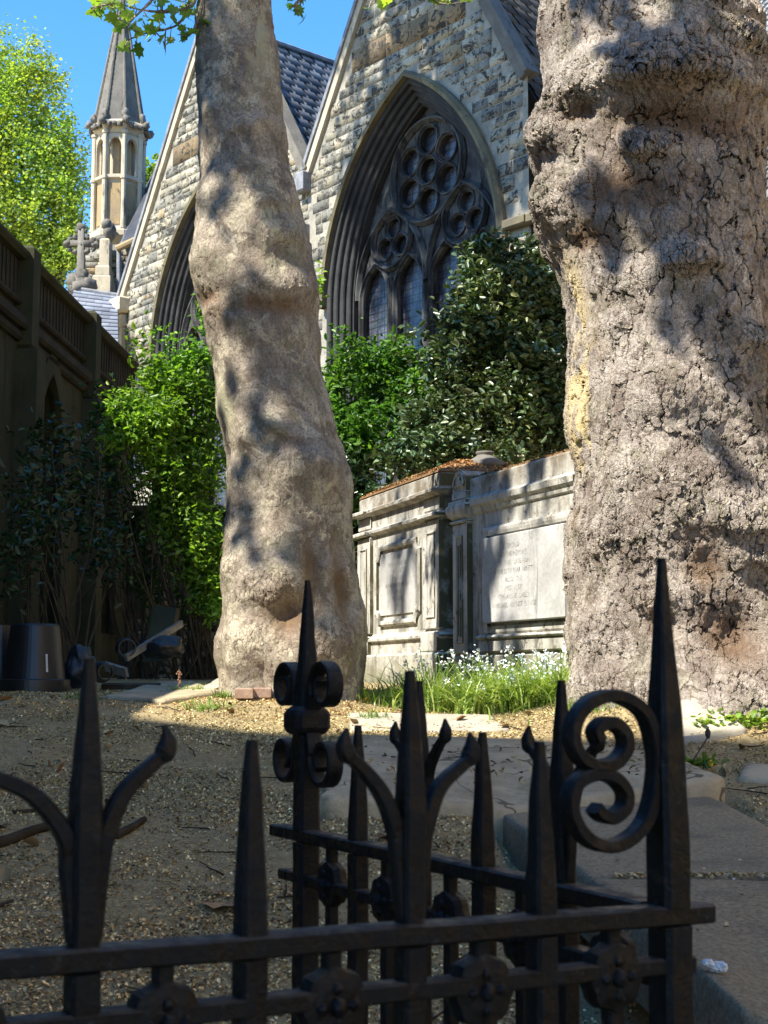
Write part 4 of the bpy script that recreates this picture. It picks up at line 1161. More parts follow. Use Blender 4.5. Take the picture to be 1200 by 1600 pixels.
# ------------------------------------------------------------------ chest tombs
def tombstone(name, c1, c2, green):
    g = G(name, 0.9, 0.2)
    co = g.coord()
    st = g.coord(scale=(1, 1, 0.10))
    s1 = g.noise(st, 9, 6, 0.65)
    c = g.mix(g.ramp(s1, 0.38, 0.62), c1, c2)
    c = g.mix(g.ramp(g.noise(co, 3.2, 7, 0.7, 0.4), 0.50, 0.64, 0, 0.85), c, (0.24, 0.22, 0.18))
    c = g.mix(g.ramp(g.noise(co, 11, 7, 0.75), 0.54, 0.64, 0, 0.85), c, (0.10, 0.095, 0.08))
    c = g.mix(g.ramp(g.noise(g.coord(scale=(1, 1, 0.16)), 6, 6, 0.7), 0.53, 0.66, 0, 0.85), c, (0.14, 0.13, 0.105))
    sep = g.n('SeparateXYZ'); g.put(sep.inputs[0], co)
    low = g.ramp(sep.outputs[2], 0.38, 0.0)
    hi = g.ramp(sep.outputs[2], 1.28, 1.46)
    nz = g.ramp(g.noise(co, 5, 6, 0.7), 0.3, 0.62)
    c = g.mix(g.math('MULTIPLY', g.math('MULTIPLY', low, nz), 0.75), c, green)
    c = g.mix(g.math('MULTIPLY', g.math('MULTIPLY', hi, nz), 0.85), c, (0.15, 0.115, 0.07))
    # the return end painted dark: moss, with its shade put into the colour
    ge = g.n('NewGeometry'); 
    vt = g.n('VectorTransform', vector_type='NORMAL', convert_from='WORLD', convert_to='OBJECT'); g.put(vt.inputs[0], ge.outputs['True Normal'])
    s2 = g.n('SeparateXYZ'); g.put(s2.inputs[0], vt.outputs[0])
    c = g.mix(g.math('MULTIPLY', g.ramp(s2.outputs[0], 0.7, 0.9), g.ramp(g.noise(co, 6, 6), 0.25, 0.5)), c, (0.085, 0.075, 0.038))
    g.color(c)
    g.bump(g.math('ADD', g.noise(co, 55, 7, 0.75), g.math('MULTIPLY', g.noise(co, 14, 6, 0.7), 1.2)), 0.55, 0.008)
    return g.m
MATS['tomb_a'] = tombstone('weathered_portland_stone', (0.53, 0.51, 0.455), (0.37, 0.355, 0.31), (0.15, 0.15, 0.07))
MATS['tablet'] = stone('pale_tablet', (0.54, 0.535, 0.51), (0.38, 0.375, 0.355), dark=(0.26, 0.255, 0.24), scale=3.0, streak=1, bump=0.3, bd=0.004)
MATS['litter_mat'] = stone('plane_fluff', (0.24, 0.13, 0.06), (0.34, 0.20, 0.09), dark=(0.10, 0.06, 0.03), scale=14, bump=1.0, bd=0.02, fine=90)
MATS['letter'] = plain('worn_lettering', (0.33, 0.325, 0.305), 0.9, 0.1, var=0.5, scale=20)

def frame_rect(mb, x0, x1, z0, z1, w, y0, y1, cut=0.0):
    """mitred moulding round a panel on the front face (y0 = proud face, y1 = back)"""
    def loop(o):
        a, b, c, d = x0-o, x1+o, z0-o, z1+o; k = max(0.0, cut)
        if k <= 0: return [(a, c), (b, c), (b, d), (a, d)]
        L = []
        for cx, cz_, sx, sz in ((a, c, 1, 1), (b, c, -1, 1), (b, d, -1, -1), (a, d, 1, -1)):
            arc = [(cx + sx*k*math.cos(t), cz_ + sz*k*math.sin(t)) for t in np.linspace(0, PI/2, 7)]
            if (sx, sz) in ((1, 1), (-1, -1)): arc = arc[::-1]
            L += arc
        return L
    rows = [(loop(0), y1), (loop(0), y0+0.006), (loop(w*0.35), y0), (loop(w*0.7), y0), (loop(w), y0+0.012), (loop(w), y1)]
    n = len(rows[0][0])
    V = [(x, y, z) for l, y in rows for x, z in l]
    mb.add(V, [(i*n+j, i*n+(j+1) % n, (i+1)*n+(j+1) % n, (i+1)*n+j) for i in range(5) for j in range(n)])

def inscription(lines, parent, x0, x1, z_top, step, size, y, name='inscription'):
    """worn lettering lying 1 mm proud of the tablet"""
    V = []; F = []; n = 0
    dg = None
    for k, s in enumerate(lines):
        cu = bpy.data.curves.new('txt', 'FONT'); cu.body = s; cu.size = size; cu.align_x = 'CENTER'; cu.resolution_u = 2
        ob = bpy.data.objects.new('txt', cu); COL.objects.link(ob)
        bpy.context.view_layer.update()
        dg = bpy.context.evaluated_depsgraph_get()
        me = ob.evaluated_get(dg).to_mesh()
        vv = np.array([v.co[:] for v in me.vertices])
        if len(vv):
            w = vv[:, 0].max()-vv[:, 0].min(); sc = min(1.0, (x1-x0)/max(w, 1e-6))
            cxm = (vv[:, 0].max()+vv[:, 0].min())/2
            V += [((x0+x1)/2 + (a-cxm)*sc, y, z_top - k*step + b) for a, b, _ in vv]
            F += [tuple(n+i for i in p.vertices) for p in me.polygons]; n += len(vv)
        ob.evaluated_get(dg).to_mesh_clear()
        bpy.data.objects.remove(ob); bpy.data.curves.remove(cu)
    if V: return build(name, V, F, MATS['letter'], parent, local=True)

def fluff(name, parent, pts_fn, n, size=0.014, cols=((0.36,0.20,0.08),(0.27,0.15,0.06),(0.45,0.28,0.12),(0.17,0.10,0.05))):
    P = pts_fn(n); V, F, C = leaves(P, size, cols, up=0.6, aspect=0.8); return build(name, V, F, MATS['flake'], parent, colors=C, local=True)
g = G('litter_flake', 0.9, 0.1); g.color(g.attr('col')); MATS['flake'] = g.m

# left tomb: origin at the far left foot of the front, x along the front, y into the body
ta_ang = math.atan2(-0.941, 0.338)
ZT = 0.94
ta = thing('chest_tomb', 'stone chest tomb with brown littered lid and small cap, half hidden beside the leaning tree', 'tomb', (-0.19, 12.2, ZT), ta_ang)
L, D = 1.806, 0.85
z = lambda w: w - ZT
mb = MB()
mb.ring([(0.07, -0.25), (0.07, z(1.175)), (0.055, z(1.19))], 0, L, 0, D)
mb.build('plinth', MATS['tomb_a'], ta, local=True)
mb = MB()
mb.ring([(0.02, z(1.191)), (0.02, z(1.29)), (0.045, z(1.30)), (0.045, z(1.318)), (0.02, z(1.335)), (0.0, z(1.36)), (0.0, z(2.165)), (0.012, z(2.175)), (0.04, z(2.19)), (0.045, z(2.212)), (0.02, z(2.222)), (0.008, z(2.23)), (0.008, z(2.335)), (0.03, z(2.345)), (0.06, z(2.362)), (0.062, z(2.385)), (0.03, z(2.40)), (0.015, z(2.41)), (0.015, z(2.50)), (0.0, z(2.515))], 0, L, 0, D)
for x0_, x1_ in ((0.0, 0.30), (L-0.30, L-0.0)):
    a, b = (x0_-0.022, x1_) if x0_ == 0 else (x0_, x1_+0.022)
    mb.box((a, -0.03, z(1.362)), (b, 0.01, z(2.163)), 0.006)
    mb.box((a, -0.05, z(1.193)), (b, 0.01, z(1.34)), 0.008)
    mb.box((a, -0.022, z(2.236)), (b, 0.012, z(2.333)), 0.006)
    mb.box((a-0.03 if x0_ == 0 else a, -0.075, z(2.178)), (b+0.03 if x0_ else b, 0.01, z(2.214)), 0.008)
    mb.box((a-0.04 if x0_ == 0 else a, -0.092, z(2.352)), (b+0.04 if x0_ else b, 0.01, z(2.388)), 0.008)
    frame_rect(mb, a+0.09, b-0.09, z(1.46), z(2.06), 0.02, -0.040, -0.028)
mb.build('chest', MATS['tomb_a'], ta, local=True)
mb = MB()
frame_rect(mb, 0.44, L-0.44, z(1.46), z(2.03), 0.045, -0.030, 0.002, 0.09)
mb.build('panel_moulding', MATS['tomb_a'], ta, local=True)
mb = MB(); mb.box((0.50, -0.012, z(1.50)), (L-0.50, 0.004, z(2.0)), 0.004)
pa = mb.build('tablet', MATS['tablet'], ta, local=True)
inscription(['SACRED', 'TO THE MEMORY OF', 'THE LATE', 'WHO DIED', 'IN THE YEAR OF HER AGE', 'ALSO OF', 'THE ABOVE'], pa, 0.56, L-0.56, z(1.94), 0.055, 0.045, -0.0135)
# hipped lid under brown fluff
lid = MB()
lid.ring([(0.015, z(2.516)), (0.012, z(2.53)), (-0.24, z(2.645)), (-0.25, z(2.648))], 0, L, 0, D)
lo = lid.build('lid', MATS['litter_mat'], ta, local=True)
def lidpts(n):
    x = RNG.uniform(-0.01, L+0.01, n); y = RNG.uniform(-0.01, D+0.01, n)
    d = np.minimum(np.minimum(x, L-x), np.minimum(y, D-y)).clip(0, 0.25)
    return np.stack([x, y, z(2.532) + d*0.46 + RNG.uniform(0, 0.012, n)], 1)
fl = fluff('litter', ta, lidpts, 5200, 0.02); fl['kind'] = 'stuff'
mb = MB(); cx_, cy_ = L-0.30, D/2+0.06
V, F = lathe([(0.17, z(2.60)), (0.16, z(2.645)), (0.10, z(2.675)), (0.066, z(2.697)), (0.06, z(2.708)), (0.072, z(2.716)), (0.068, z(2.730)), (0.03, z(2.735))], 20, (cx_, cy_, 0)); mb.add(V, F)
mb.build('cap', MATS['spire'], ta, local=True, smooth=True)

# right tomb
tb_ang = math.atan2(-0.921, 0.39)
tb = thing('chest_tomb', 'stone chest tomb with round corner ear and large inscribed tablet, partly behind rugged tree', 'tomb', (0.545, 10.35, ZT), tb_ang)
L, D = 1.64, 0.78
mb = MB()
mb.ring([(0.04, -0.25), (0.04, z(1.15)), (0.02, z(1.17))], 0, L, 0, D)
mb.build('plinth', MATS['tomb_a'], tb, local=True)
mb = MB()
mb.ring([(0.0, z(1.171)), (0.0, z(2.15)), (0.015, z(2.16)), (0.02, z(2.19)), (0.040, z(2.21)), (0.044, z(2.25)), (0.025, z(2.262)), (0.012, z(2.275)), (0.012, z(2.40)), (0.0, z(2.412))], 0, L, 0, D)
# corner pilaster
mb.box((-0.02, -0.045, z(1.173)), (0.21, 0.01, z(2.10)), 0.008)
frame_rect(mb, 0.055, 0.135, z(1.26), z(2.0), 0.014, -0.056, -0.04)
frame_rect(mb, 0.083, 0.107, z(1.30), z(1.94), 0.010, -0.056, -0.042)
mb.box((-0.035, -0.062, z(2.102)), (0.225, 0.01, z(2.122)), 0.006)
mb.ring([(0.0, z(2.123)), (0.03, z(2.15)), (0.045, z(2.19)), (0.045, z(2.225)), (0.03, z(2.24)), (0.03, z(2.262)), (0.01, z(2.27))], -0.02, 0.205, -0.035, 0.2)
mb.box((-0.02, -0.05, z(2.272)), (0.205, 0.2, z(2.33)), 0.006)
# base mouldings of the main panel
mb.box((0.40, -0.055, z(1.173)), (L, 0.01, z(1.262)), 0.012)
mb.box((0.38, -0.075, z(1.264)), (L, 0.01, z(1.292)), 0.012)
chest_b = mb.build('chest', MATS['tomb_a'], tb, local=True)
mb = MB()
frame_rect(mb, 0.485, L-0.002, z(1.352), z(1.975), 0.06, -0.036, 0.002)
mb.build('panel_moulding', MATS['tomb_a'], tb, local=True)
mb = MB(); mb.box((0.505, -0.075, z(1.372)), (L-0.02, 0.004, z(1.953)), 0.006)
pb = mb.build('tablet', MATS['tablet'], tb, local=True)
inscription(['SACRED', 'TO THE MEMORY', 'OF   THIS   LATE HON', 'IN THE 55TH YEAR  NINETY', 'ALSO   THE', 'MRS   ALEX', 'THE ABOVE  CHELS', 'WHO DIED AUGUST  OF AGE'], pb, 0.56, L-0.28, z(1.86), 0.056, 0.046, -0.0765)
# round topped ear: front face on the tomb front, barrel running back
mb = MB()
def ear(r, y0, y1, zb, cx=0.0925):
    a = np.linspace(0, PI, 21)
    o_ = [(cx+r*math.cos(t), zb + r*math.sin(t)*1.05) for t in a]
    o_ = [(cx+r, z(2.331))] + o_ + [(cx-r, z(2.331))]
    n = len(o_); V = [(x, y0, q) for x, q in o_] + [(x, y1, q) for x, q in o_]
    return V, [tuple(range(n))[::-1], tuple(range(n, 2*n))] + [(i, (i+1) % n, n+(i+1) % n, n+i) for i in range(n)]
V, F = ear(0.105, -0.045, 0.34, z(2.375)); mb.add(V, F)
a = np.linspace(0, PI, 17)
V, F = sweep([(0.0925+0.082*math.cos(t), -0.048, z(2.378)+0.086*math.sin(t)) for t in a], 0.013, 6); mb.add(V, F)
V, F = sweep([(0.0925-0.082, -0.048, z(2.372)), (0.0925+0.082, -0.048, z(2.372))], 0.011, 6); mb.add(V, F)
knob(mb, (0.0925, -0.045, z(2.402)), 0.035, 2, amp=0.5, sq=(1, 0.5, 1))
mb.build('corner_ear', MATS['tomb_a'], tb, local=True)
mb = MB(); mb.ring([(-0.005, z(2.4125)), (-0.02, z(2.43)), (-0.20, z(2.475)), (-0.21, z(2.476))], 0, L, 0, D)
mb.build('lid', MATS['litter_mat'], tb, local=True)
def lidpts2(n):
    x = RNG.uniform(0.2, L, n); y = RNG.uniform(-0.005, D, n)
    d = np.minimum(np.minimum(x, L-x), np.minimum(y, D-y)).clip(0, 0.2)
    return np.stack([x, y, z(2.416) + d*0.3 + RNG.uniform(0, 0.01, n)], 1)
fl = fluff('litter', tb, lidpts2, 3000, 0.018, ((0.28,0.17,0.08),(0.20,0.13,0.06),(0.13,0.11,0.05))); fl['kind'] = 'stuff'
# ------------------------------------------------------------------ iron railings
g = G('black_painted_iron', 0.5, 0.24)
co = g.coord()
n1 = g.noise(co, 38, 6, 0.7)
c = g.mix(g.ramp(n1, 0.4, 0.62), (0.0022, 0.0023, 0.0025), (0.0062, 0.0068, 0.0073))
c = g.mix(g.ramp(g.noise(co, 21, 7, 0.7), 0.60, 0.68, 0, 0.8), c, (0.026, 0.017, 0.011))
c = g.mix(g.ramp(g.noise(co, 55, 5, 0.7), 0.62, 0.68, 0, 0.6), c, (0.035, 0.043, 0.046))
ge = g.n('NewGeometry'); s2 = g.n('SeparateXYZ'); g.put(s2.inputs[0], ge.outputs['Normal'])
dust = g.math('MULTIPLY', g.ramp(s2.outputs[2], 0.6, 0.95), g.ramp(g.noise(co, 15, 6, 0.7), 0.3, 0.6))
c = g.mix(g.math('MULTIPLY', dust, 0.8), c, (0.075, 0.064, 0.050))
g.color(c)
g.put(g.b.inputs['Roughness'], g.ramp(n1, 0.35, 0.65, 0.30, 0.75))
g.bump(g.math('ADD', n1, g.math('MULTIPLY', g.noise(co, 140, 5), 0.4)), 0.8, 0.004)
MATS['iron'] = g.m
CX, CY, RZ = 0.367, 1.90, 0.711
df = np.array([-0.851, -0.525, 0.0]); db = np.array([-0.472, 0.8816, 0.0])
GRD = 0.0
def pf(t, h=0.0): return np.array([CX, CY, RZ + 0.028*t + h]) + df*t
def pk(t, h=0.0): return np.array([CX, CY, RZ - 0.003*t + h]) + db*t
def iron(mb, pts, rad, up, **kw):
    P = np.array(pts)
    P = smooth_path(P, 26) if len(P) > 2 else np.linspace(P[0], P[1], 16)
    R = np.interp(np.linspace(0, 1, len(P)), np.linspace(0, 1, len(rad)), rad)*0.86*(1 + 0.05*fbm(P*28, 2, 6))
    P = P + 0.0012*np.stack([fbm(P*25, 2, 3), fbm(P*25, 2, 4), 0*P[:, 0]], 1)
    V, F = sweep(P, R, sq=True, up=up, **kw); mb.add(V, F)
def ribbon(mb, o, d, pts, th=0.0075, w=0.013):
    P = np.array([o + d*a + np.array([0, 0, b]) for a, b in pts])
    nrm = np.cross(d, [0, 0, 1.0])
    n = len(P)
    V, F = sweep(P, np.ones(n), up=nrm, flat=(th, w)); mb.add(V, F)
def spiral(ca, cb, r0, r1, a0, a1, n=46):
    a = np.linspace(math.radians(a0), math.radians(a1), n); r = np.linspace(r0, r1, n)
    return list(zip(ca + r*np.cos(a), cb + r*np.sin(a)))
def rosette(mb, c, d, r=0.043, th=0.017):
    nrm = np.cross(d, [0, 0, 1.0])
    rows = []
    A = np.arange(40)*2*PI/40
    for k, (s, q) in enumerate(((0.55, -1.0), (0.92, -0.8), (1.0, 0.0), (0.92, 0.8), (0.55, 1.0))):
        rr = r*s*(1 + 0.045*np.cos(8*A))
        rows.append([c + d*x + np.array([0, 0, y]) + nrm*th*q for x, y in zip(rr*np.cos(A), rr*np.sin(A))])
    V = np.array(rows).reshape(-1, 3); m = 40
    F = [(i*m+j, i*m+(j+1) % m, (i+1)*m+(j+1) % m, (i+1)*m+j) for i in range(4) for j in range(m)]
    F += [tuple(range(m-1, -1, -1)), tuple(range(4*m, 5*m))]
    mb.add(V, F)
    for q in (-1, 1):
        knob(mb, c + nrm*th*q*0.95, 0.011, 4, amp=0.2)
        for k in range(4):
            a = k*PI/2
            knob(mb, c + nrm*th*q*0.8 + d*0.020*math.cos(a) + np.array([0, 0, 0.020*math.sin(a)]), 0.008, k, amp=0.25)
def bars_of(root, p, d, ts, half_ts, kinds, hk, scale=1.0):
    for t, kd in zip(ts, kinds):
        b = p(t)
        if kd == 'plain':
            mb = MB(); iron(mb, [b + [0, 0, -0.002], b + [0, 0, 0.09], b + [0, 0, 0.206]], [0.0185, 0.0175, 0.0150, 0.0115, 0.006], d)
            s = mb.build('spike', MATS['iron'], root)
        elif kd == 'trident':
            mb = MB(); iron(mb, [b + [0, 0, -0.002], b + [0, 0, 0.10], b + [0, 0, 0.17], b + [0, 0, 0.287]], [0.0165, 0.0165, 0.018, 0.0165, 0.012, 0.0055], d)
            s = mb.build('spike', MATS['iron'], root)
            for sg in (-1, 1):
                j = RNG.uniform(-0.008, 0.008)
                mb = MB()
                k_ = 1.35 if t == 0.787 and sg > 0 else 1.0      # one arm of the near spike is bent further out
                pts = [b + d*sg*x + np.array([0, 0, z_]) for x, z_ in ((0.010, 0.005), (0.016, 0.07), (0.021, 0.108), (0.040*k_, 0.150), (0.070*k_, 0.178+j), (0.084*k_, 0.187+j))]
                iron(mb, pts, [0.009, 0.010, 0.0108, 0.0098, 0.0082, 0.0072], np.cross(d, [0, 0, 1.0]))
                e = pts[-1]
                tip = [e + d*sg*x + np.array([0, 0, z_]) for x, z_ in ((-0.010, -0.006), (0.0, 0.002), (0.004, 0.014), (0.001, 0.032))]
                iron(mb, tip, [0.006, 0.011, 0.0095, 0.002], np.cross(d, [0, 0, 1.0]))
                mb.build('arm', MATS['iron'], s, smooth=False)
        mb = MB(); iron(mb, [b + [0, 0, -0.026], np.array([b[0], b[1], GRD])], [0.0185, 0.0185], d); mb.build('bar', MATS['iron'], root)
    for t in half_ts:
        b = p(t); c = b + np.array([0, 0, -hk])
        mb = MB(); iron(mb, [b + [0, 0, -0.026], b + [0, 0, -0.05], c + [0, 0, 0.02]], [0.0115, 0.011, 0.012], d)
        iron(mb, [c - [0, 0, 0.02], np.array([b[0], b[1], GRD])], [0.012, 0.012], d)
        pkk = mb.build('picket', MATS['iron'], root)
        mb = MB(); rosette(mb, c, d); mb.build('rosette', MATS['iron'], pkk, smooth=False)
def rail(root, a, b, d, hh=0.0122, hw=0.020):
    P = np.linspace(a, b, 40) - np.array([0, 0, hh])
    P = P + 0.0016*np.stack([0*P[:, 0], 0*P[:, 0], fbm(P*9, 3, 8)], 1)
    mb = MB(); V, F = sweep(P, 1.0 + 0.04*fbm(P*14, 2, 2), up=np.array([0, 0, 1.0]), flat=(hw, hh)); mb.add(V, F)
    return mb.build('rail', MATS['iron'], root)
fr1 = thing('iron_railing', 'black wrought iron railing nearest the camera, its end post with one big double scroll', 'railing', (CX, CY, 0.0))
rail(fr1, pf(-0.062), pf(1.35), df); rail(fr1, pf(-0.03, -0.064), pf(1.35, -0.064), df, 0.0105, 0.016)
bars_of(fr1, pf, df, (0.207, 0.396, 0.60, 0.787, 1.0), (0.10, 0.30, 0.50, 0.70, 0.90), ('plain', 'trident', 'plain', 'trident', 'plain'), 0.082)
mb = MB(); b = pf(0)
iron(mb, [b + [0, 0, -0.002], b + [0, 0, 0.11], b + [0, 0, 0.22], b + [0, 0, 0.33], b + [0, 0, 0.447]], [0.0265, 0.0262, 0.0255, 0.0245, 0.0235, 0.019, 0.0145, 0.010, 0.0055], df)
iron(mb, [b + [0, 0, -0.026], np.array([b[0], b[1], GRD])], [0.0265, 0.0265], df)
post = mb.build('post', MATS['iron'], fr1)
def on_plane(px, py, o, d):
    """photo point carried to the upright plane through o along d: (distance along d, height above o)"""
    r = ray(px, py); nrm = np.cross(d, [0, 0, 1.0]); k_ = ((o - np.array([0, 0, ZC])) @ nrm)/(r @ nrm)
    p = np.array([0, 0, ZC]) + r*k_ - o
    return (p @ d, p[2])
S1 = [(1024,1208),(1021,1165),(1008,1120),(985,1097),(955,1087),(922,1096),(899,1122),(893,1156),(906,1184),(932,1197),(958,1192),(975,1171),(974,1147),(958,1131),(940,1131),(929,1143),(934,1157)]
S2 = [(1024,1200),(1018,1245),(1005,1285),(978,1313),(946,1322),(914,1309),(894,1279),(890,1247),(902,1221),(930,1209),(958,1216),(975,1238),(973,1262),(955,1277),(938,1273),(928,1262)]
for q_ in (S1, S2):
    mb = MB(); k_ = np.array([(*on_plane(x, y, b, df), 0) for x, y in q_])
    ribbon(mb, b, df, smooth_path(k_, 90)[:, :2], 0.0082, 0.0125)
    mb.build('scroll', MATS['iron'], post)
fr2 = thing('iron_railing', 'black iron railing running back behind the nearer one to a post with four small scrolls', 'railing', (CX+db[0]*0.6, CY+db[1]*0.6, 0.0))
rail(fr2, pk(0.035), pk(1.235), db); rail(fr2, pk(0.035, -0.085), pk(1.2, -0.085), db, 0.0105, 0.016)
bars_of(fr2, pk, db, (0.2325, 0.449, 0.6495, 0.878), (0.12, 0.34, 0.55, 0.765, 0.985), ('trident', 'plain', 'trident', 'plain'), 0.092)
mb = MB(); b = pk(1.1)
iron(mb, [b + [0, 0, -0.002], b + [0, 0, 0.12], b + [0, 0, 0.24]], [0.0255, 0.025, 0.024], db)
iron(mb, [b + [0, 0, 0.242], b + [0, 0, 0.36], b + [0, 0, 0.487]], [0.0235, 0.019, 0.013, 0.0055], db)
iron(mb, [b + [0, 0, -0.026], np.array([b[0], b[1], GRD])], [0.025, 0.025], db)
post = mb.build('post', MATS['iron'], fr2)
mb = MB()
V, F = sweep([b + [0, 0, h_] for h_ in (0.182, 0.188, 0.197, 0.222, 0.230, 0.238)], [0.026, 0.034, 0.038, 0.038, 0.034, 0.026], sq=True, up=db); mb.add(V, F)
mb.build('collar', MATS['iron'], post)
for sg in (-1, 1):
    for up_ in (1, -1):
        mb = MB()
        cb = 0.275 if up_ > 0 else 0.135
        ca = 0.088
        s = spiral(ca, cb, 0.053, 0.022, 200 if up_ > 0 else 160, 200-430 if up_ > 0 else 160+430, 54)
        lead = [(0.015, 0.215 if up_ > 0 else 0.205), (0.027, 0.232 if up_ > 0 else 0.188)]
        pp = smooth_path(np.array([[sg*x, y, 0] for x, y in lead + s]), 70)[:, :2]
        ribbon(mb, b, db, pp, 0.0056, 0.0155)
        mb.build('scroll', MATS['iron'], post)

# ------------------------------------------------------------------ grave slabs and paving
g = G('worn_slab', 0.9, 0.2); co = g.coord()
n1 = g.noise(co, 4.0, 6, 0.65)
c = g.mix(g.ramp(n1, 0.35, 0.65), (0.33, 0.265, 0.165), (0.46, 0.375, 0.24))
c = g.mix(g.ramp(g.noise(co, 9, 7, 0.75), 0.58, 0.68, 0, 0.7), c, (0.10, 0.095, 0.075))
c = g.mix(g.ramp(g.voro(g.vmath('ADD', co, g.mix(1.0, g.noisec(co, 3.0), (0.5, 0.5, 0.5), 'MULTIPLY')), 1.1, 'DISTANCE_TO_EDGE'), 0.003, 0.010, 0.8, 0), c, (0.06, 0.052, 0.036)); c = g.mix(g.ramp(g.noise(g.vmath('ADD', co, (4.1, 2.2, 1.0)), 2.2, 7, 0.7), 0.52, 0.64, 0, 0.5), c, (0.15, 0.15, 0.085))
spk = g.voro(co, 46, 'F1'); c = g.mix(g.math('MULTIPLY', g.ramp(spk, 0.05, 0.10, 1, 0), g.ramp(g.noise(co, 2.5), 0.45, 0.65)), c, (0.42, 0.36, 0.24))
g.color(c)
w = g.n('TexWave', wave_type='BANDS', bands_direction='Y'); g.put(w.inputs['Vector'], co); w.inputs['Scale'].default_value = 7.0; w.inputs['Distortion'].default_value = 14; w.inputs['Detail'].default_value = 4; w.inputs['Detail Scale'].default_value = 1.4
g.bump(g.math('ADD', g.math('MULTIPLY', g.noise(co, 30, 8, 0.75), 1.0), g.math('MULTIPLY', w.outputs['Fac'], 0.22)), 0.7, 0.012)
MATS['slab'] = g.m
g = G('grey_tarmac_slab', 0.92, 0.2); co = g.coord()
c = g.mix(g.ramp(g.noise(co, 70, 6, 0.85), 0.40, 0.60), (0.23, 0.185, 0.115), (0.46, 0.375, 0.24))
c = g.mix(g.ramp(g.noise(co, 3, 5), 0.5, 0.7, 0, 0.5), c, (0.12, 0.115, 0.09)); g.color(c)
c = g.mix(g.ramp(g.voro(co, 60, 'F1'), 0.06, 0.14, 0.55, 0), c, (0.05, 0.042, 0.03)); c = g.mix(g.math('MULTIPLY', g.ramp(g.voro(g.vmath('ADD', co, (3.3, 1.7, 0.2)), 22, 'F1'), 0.03, 0.06, 1, 0), 0.8), c, (0.46, 0.38, 0.24)); g.color(c)
g.bump(g.noise(co, 80, 7, 0.85), 1.0, 0.012); MATS['slab_grey'] = g.m
g = G('pale_slab', 0.92, 0.2); co = g.coord()
c = g.mix(g.ramp(g.noise(co, 5, 6), 0.35, 0.65), (0.30, 0.27, 0.21), (0.40, 0.36, 0.28))
c = g.mix(g.ramp(g.noise(co, 12, 7, 0.75), 0.56, 0.66, 0, 0.7), c, (0.19, 0.19, 0.10)); g.color(c)
g.bump(g.noise(co, 30, 7, 0.75), 0.6, 0.01); MATS['slab_pale'] = g.m

def gq(pts, lift):
    return [np.array([*gp(x, y), float(ground_z(*gp(x, y))) + lift]) for x, y in pts]
def slab(name, corners, th, mat, label, cat, jit=0.012, n=10, round_=None):
    """worn slab: outline with broken arrises, bevelled, domed slightly and roughened"""
    cs = [np.array(c, float) for c in corners]
    out = []
    for i in range(len(cs)):
        a, b_ = cs[i], cs[(i+1) % len(cs)]
        for k in range(n):
            out.append(a + (b_-a)*k/n)
    out = np.array(out); cen = out.mean(0)
    if round_:
        for i in range(len(cs)):
            k = i*n
            out[k] = out[k]*(1-round_) + 0.5*round_*(out[k-1]+out[(k+1) % len(out)])
    d = out - cen; d[:, 2] = 0; d /= np.linalg.norm(d, axis=1)[:, None]
    jn = fbm(out*7, 3, 21)
    out = out + d*jn[:, None]*jit
    rings = []
    for o, dz in ((-0.012, -th), (0.0, -th*0.5), (0.0, -0.020), (-0.012, -0.005), (-0.035, 0.0), (-0.10, 0.002)):
        r = out + d*o; r[:, 2] += dz + (fbm(r*11+3, 3, 5)*0.006 if dz > -th*0.9 else 0); rings.append(r)
    m = len(out); V = np.concatenate(rings + [cen[None]])
    F = [(i*m+j, i*m+(j+1) % m, (i+1)*m+(j+1) % m, (i+1)*m+j) for i in range(len(rings)-1) for j in range(m)]
    k = (len(rings)-1)*m
    F += [(k+j, k+(j+1) % m, len(V)-1) for j in range(m)]
    t = build(name, V, F, MATS[mat], None, smooth=True)
    return tag(t, label, cat)
slab('ledger_stone', [at(498,1243,5.6), at(800,1260,5.75), at(1128,1212,6.0), at(1048,1176,6.65), at(815,1154,7.2), at(548,1148,7.3)], 0.20, 'slab', 'broad worn grave slab in shade behind the rear railing, in front of the white flowers', 'grave slab', 0.02)
slab('ledger_stone', [at(1160,1572,2.9), at(1330,1660,2.75), at(1290,1374,4.28), at(1040,1370,4.28), at(922,1371,4.26)], 0.22, 'slab_grey', 'speckled grey paving slab nearest the camera at lower right, bearing a crumpled white tissue', 'paving slab', 0.006)
slab('ledger_stone', [at(921,1368,4.30), at(1040,1367,4.30), at(1292,1367,4.30), at(1197,1286,5.3), at(1105,1240,6.12), at(778,1267,5.86)], 0.20, 'slab_grey', 'speckled grey paving slab beyond the tan joint line, running up under the broad grave slab', 'paving slab', 0.006)
slab('flat_stone', gq([(1030,1166),(1100,1160),(1166,1146),(1122,1108),(1078,1101),(1030,1108)], 0.035), 0.10, 'slab_pale', 'pale lichened flat stone at the foot of the rugged tree beside green weeds', 'flat stone', 0.02)
slab('paving_stone', gq([(545,1143),(800,1142),(770,1120),(540,1117)], 0.012), 0.06, 'slab_pale', 'pale sunlit paving stone between the broad grave slab and the white flowers', 'paving stone', 0.02)
slab('flat_stone', gq([(165,1094),(250,1101),(345,1086),(300,1070),(240,1072)], 0.03), 0.06, 'slab', 'large thin slab lying in shade left of the leaning tree', 'flat stone', 0.03)
slab('flat_stone', gq([(318,1083),(370,1082),(378,1072),(338,1070)], 0.05), 0.08, 'slab_pale', 'small pale broken slab at the foot of the leaning tree, lit along one end', 'flat stone', 0.01)
slab('flat_stone', gq([(1150,1222),(1290,1235),(1290,1204),(1160,1203)], 0.03), 0.1, 'slab', 'low buried stone edge in the brown soil at far right', 'flat stone', 0.03)

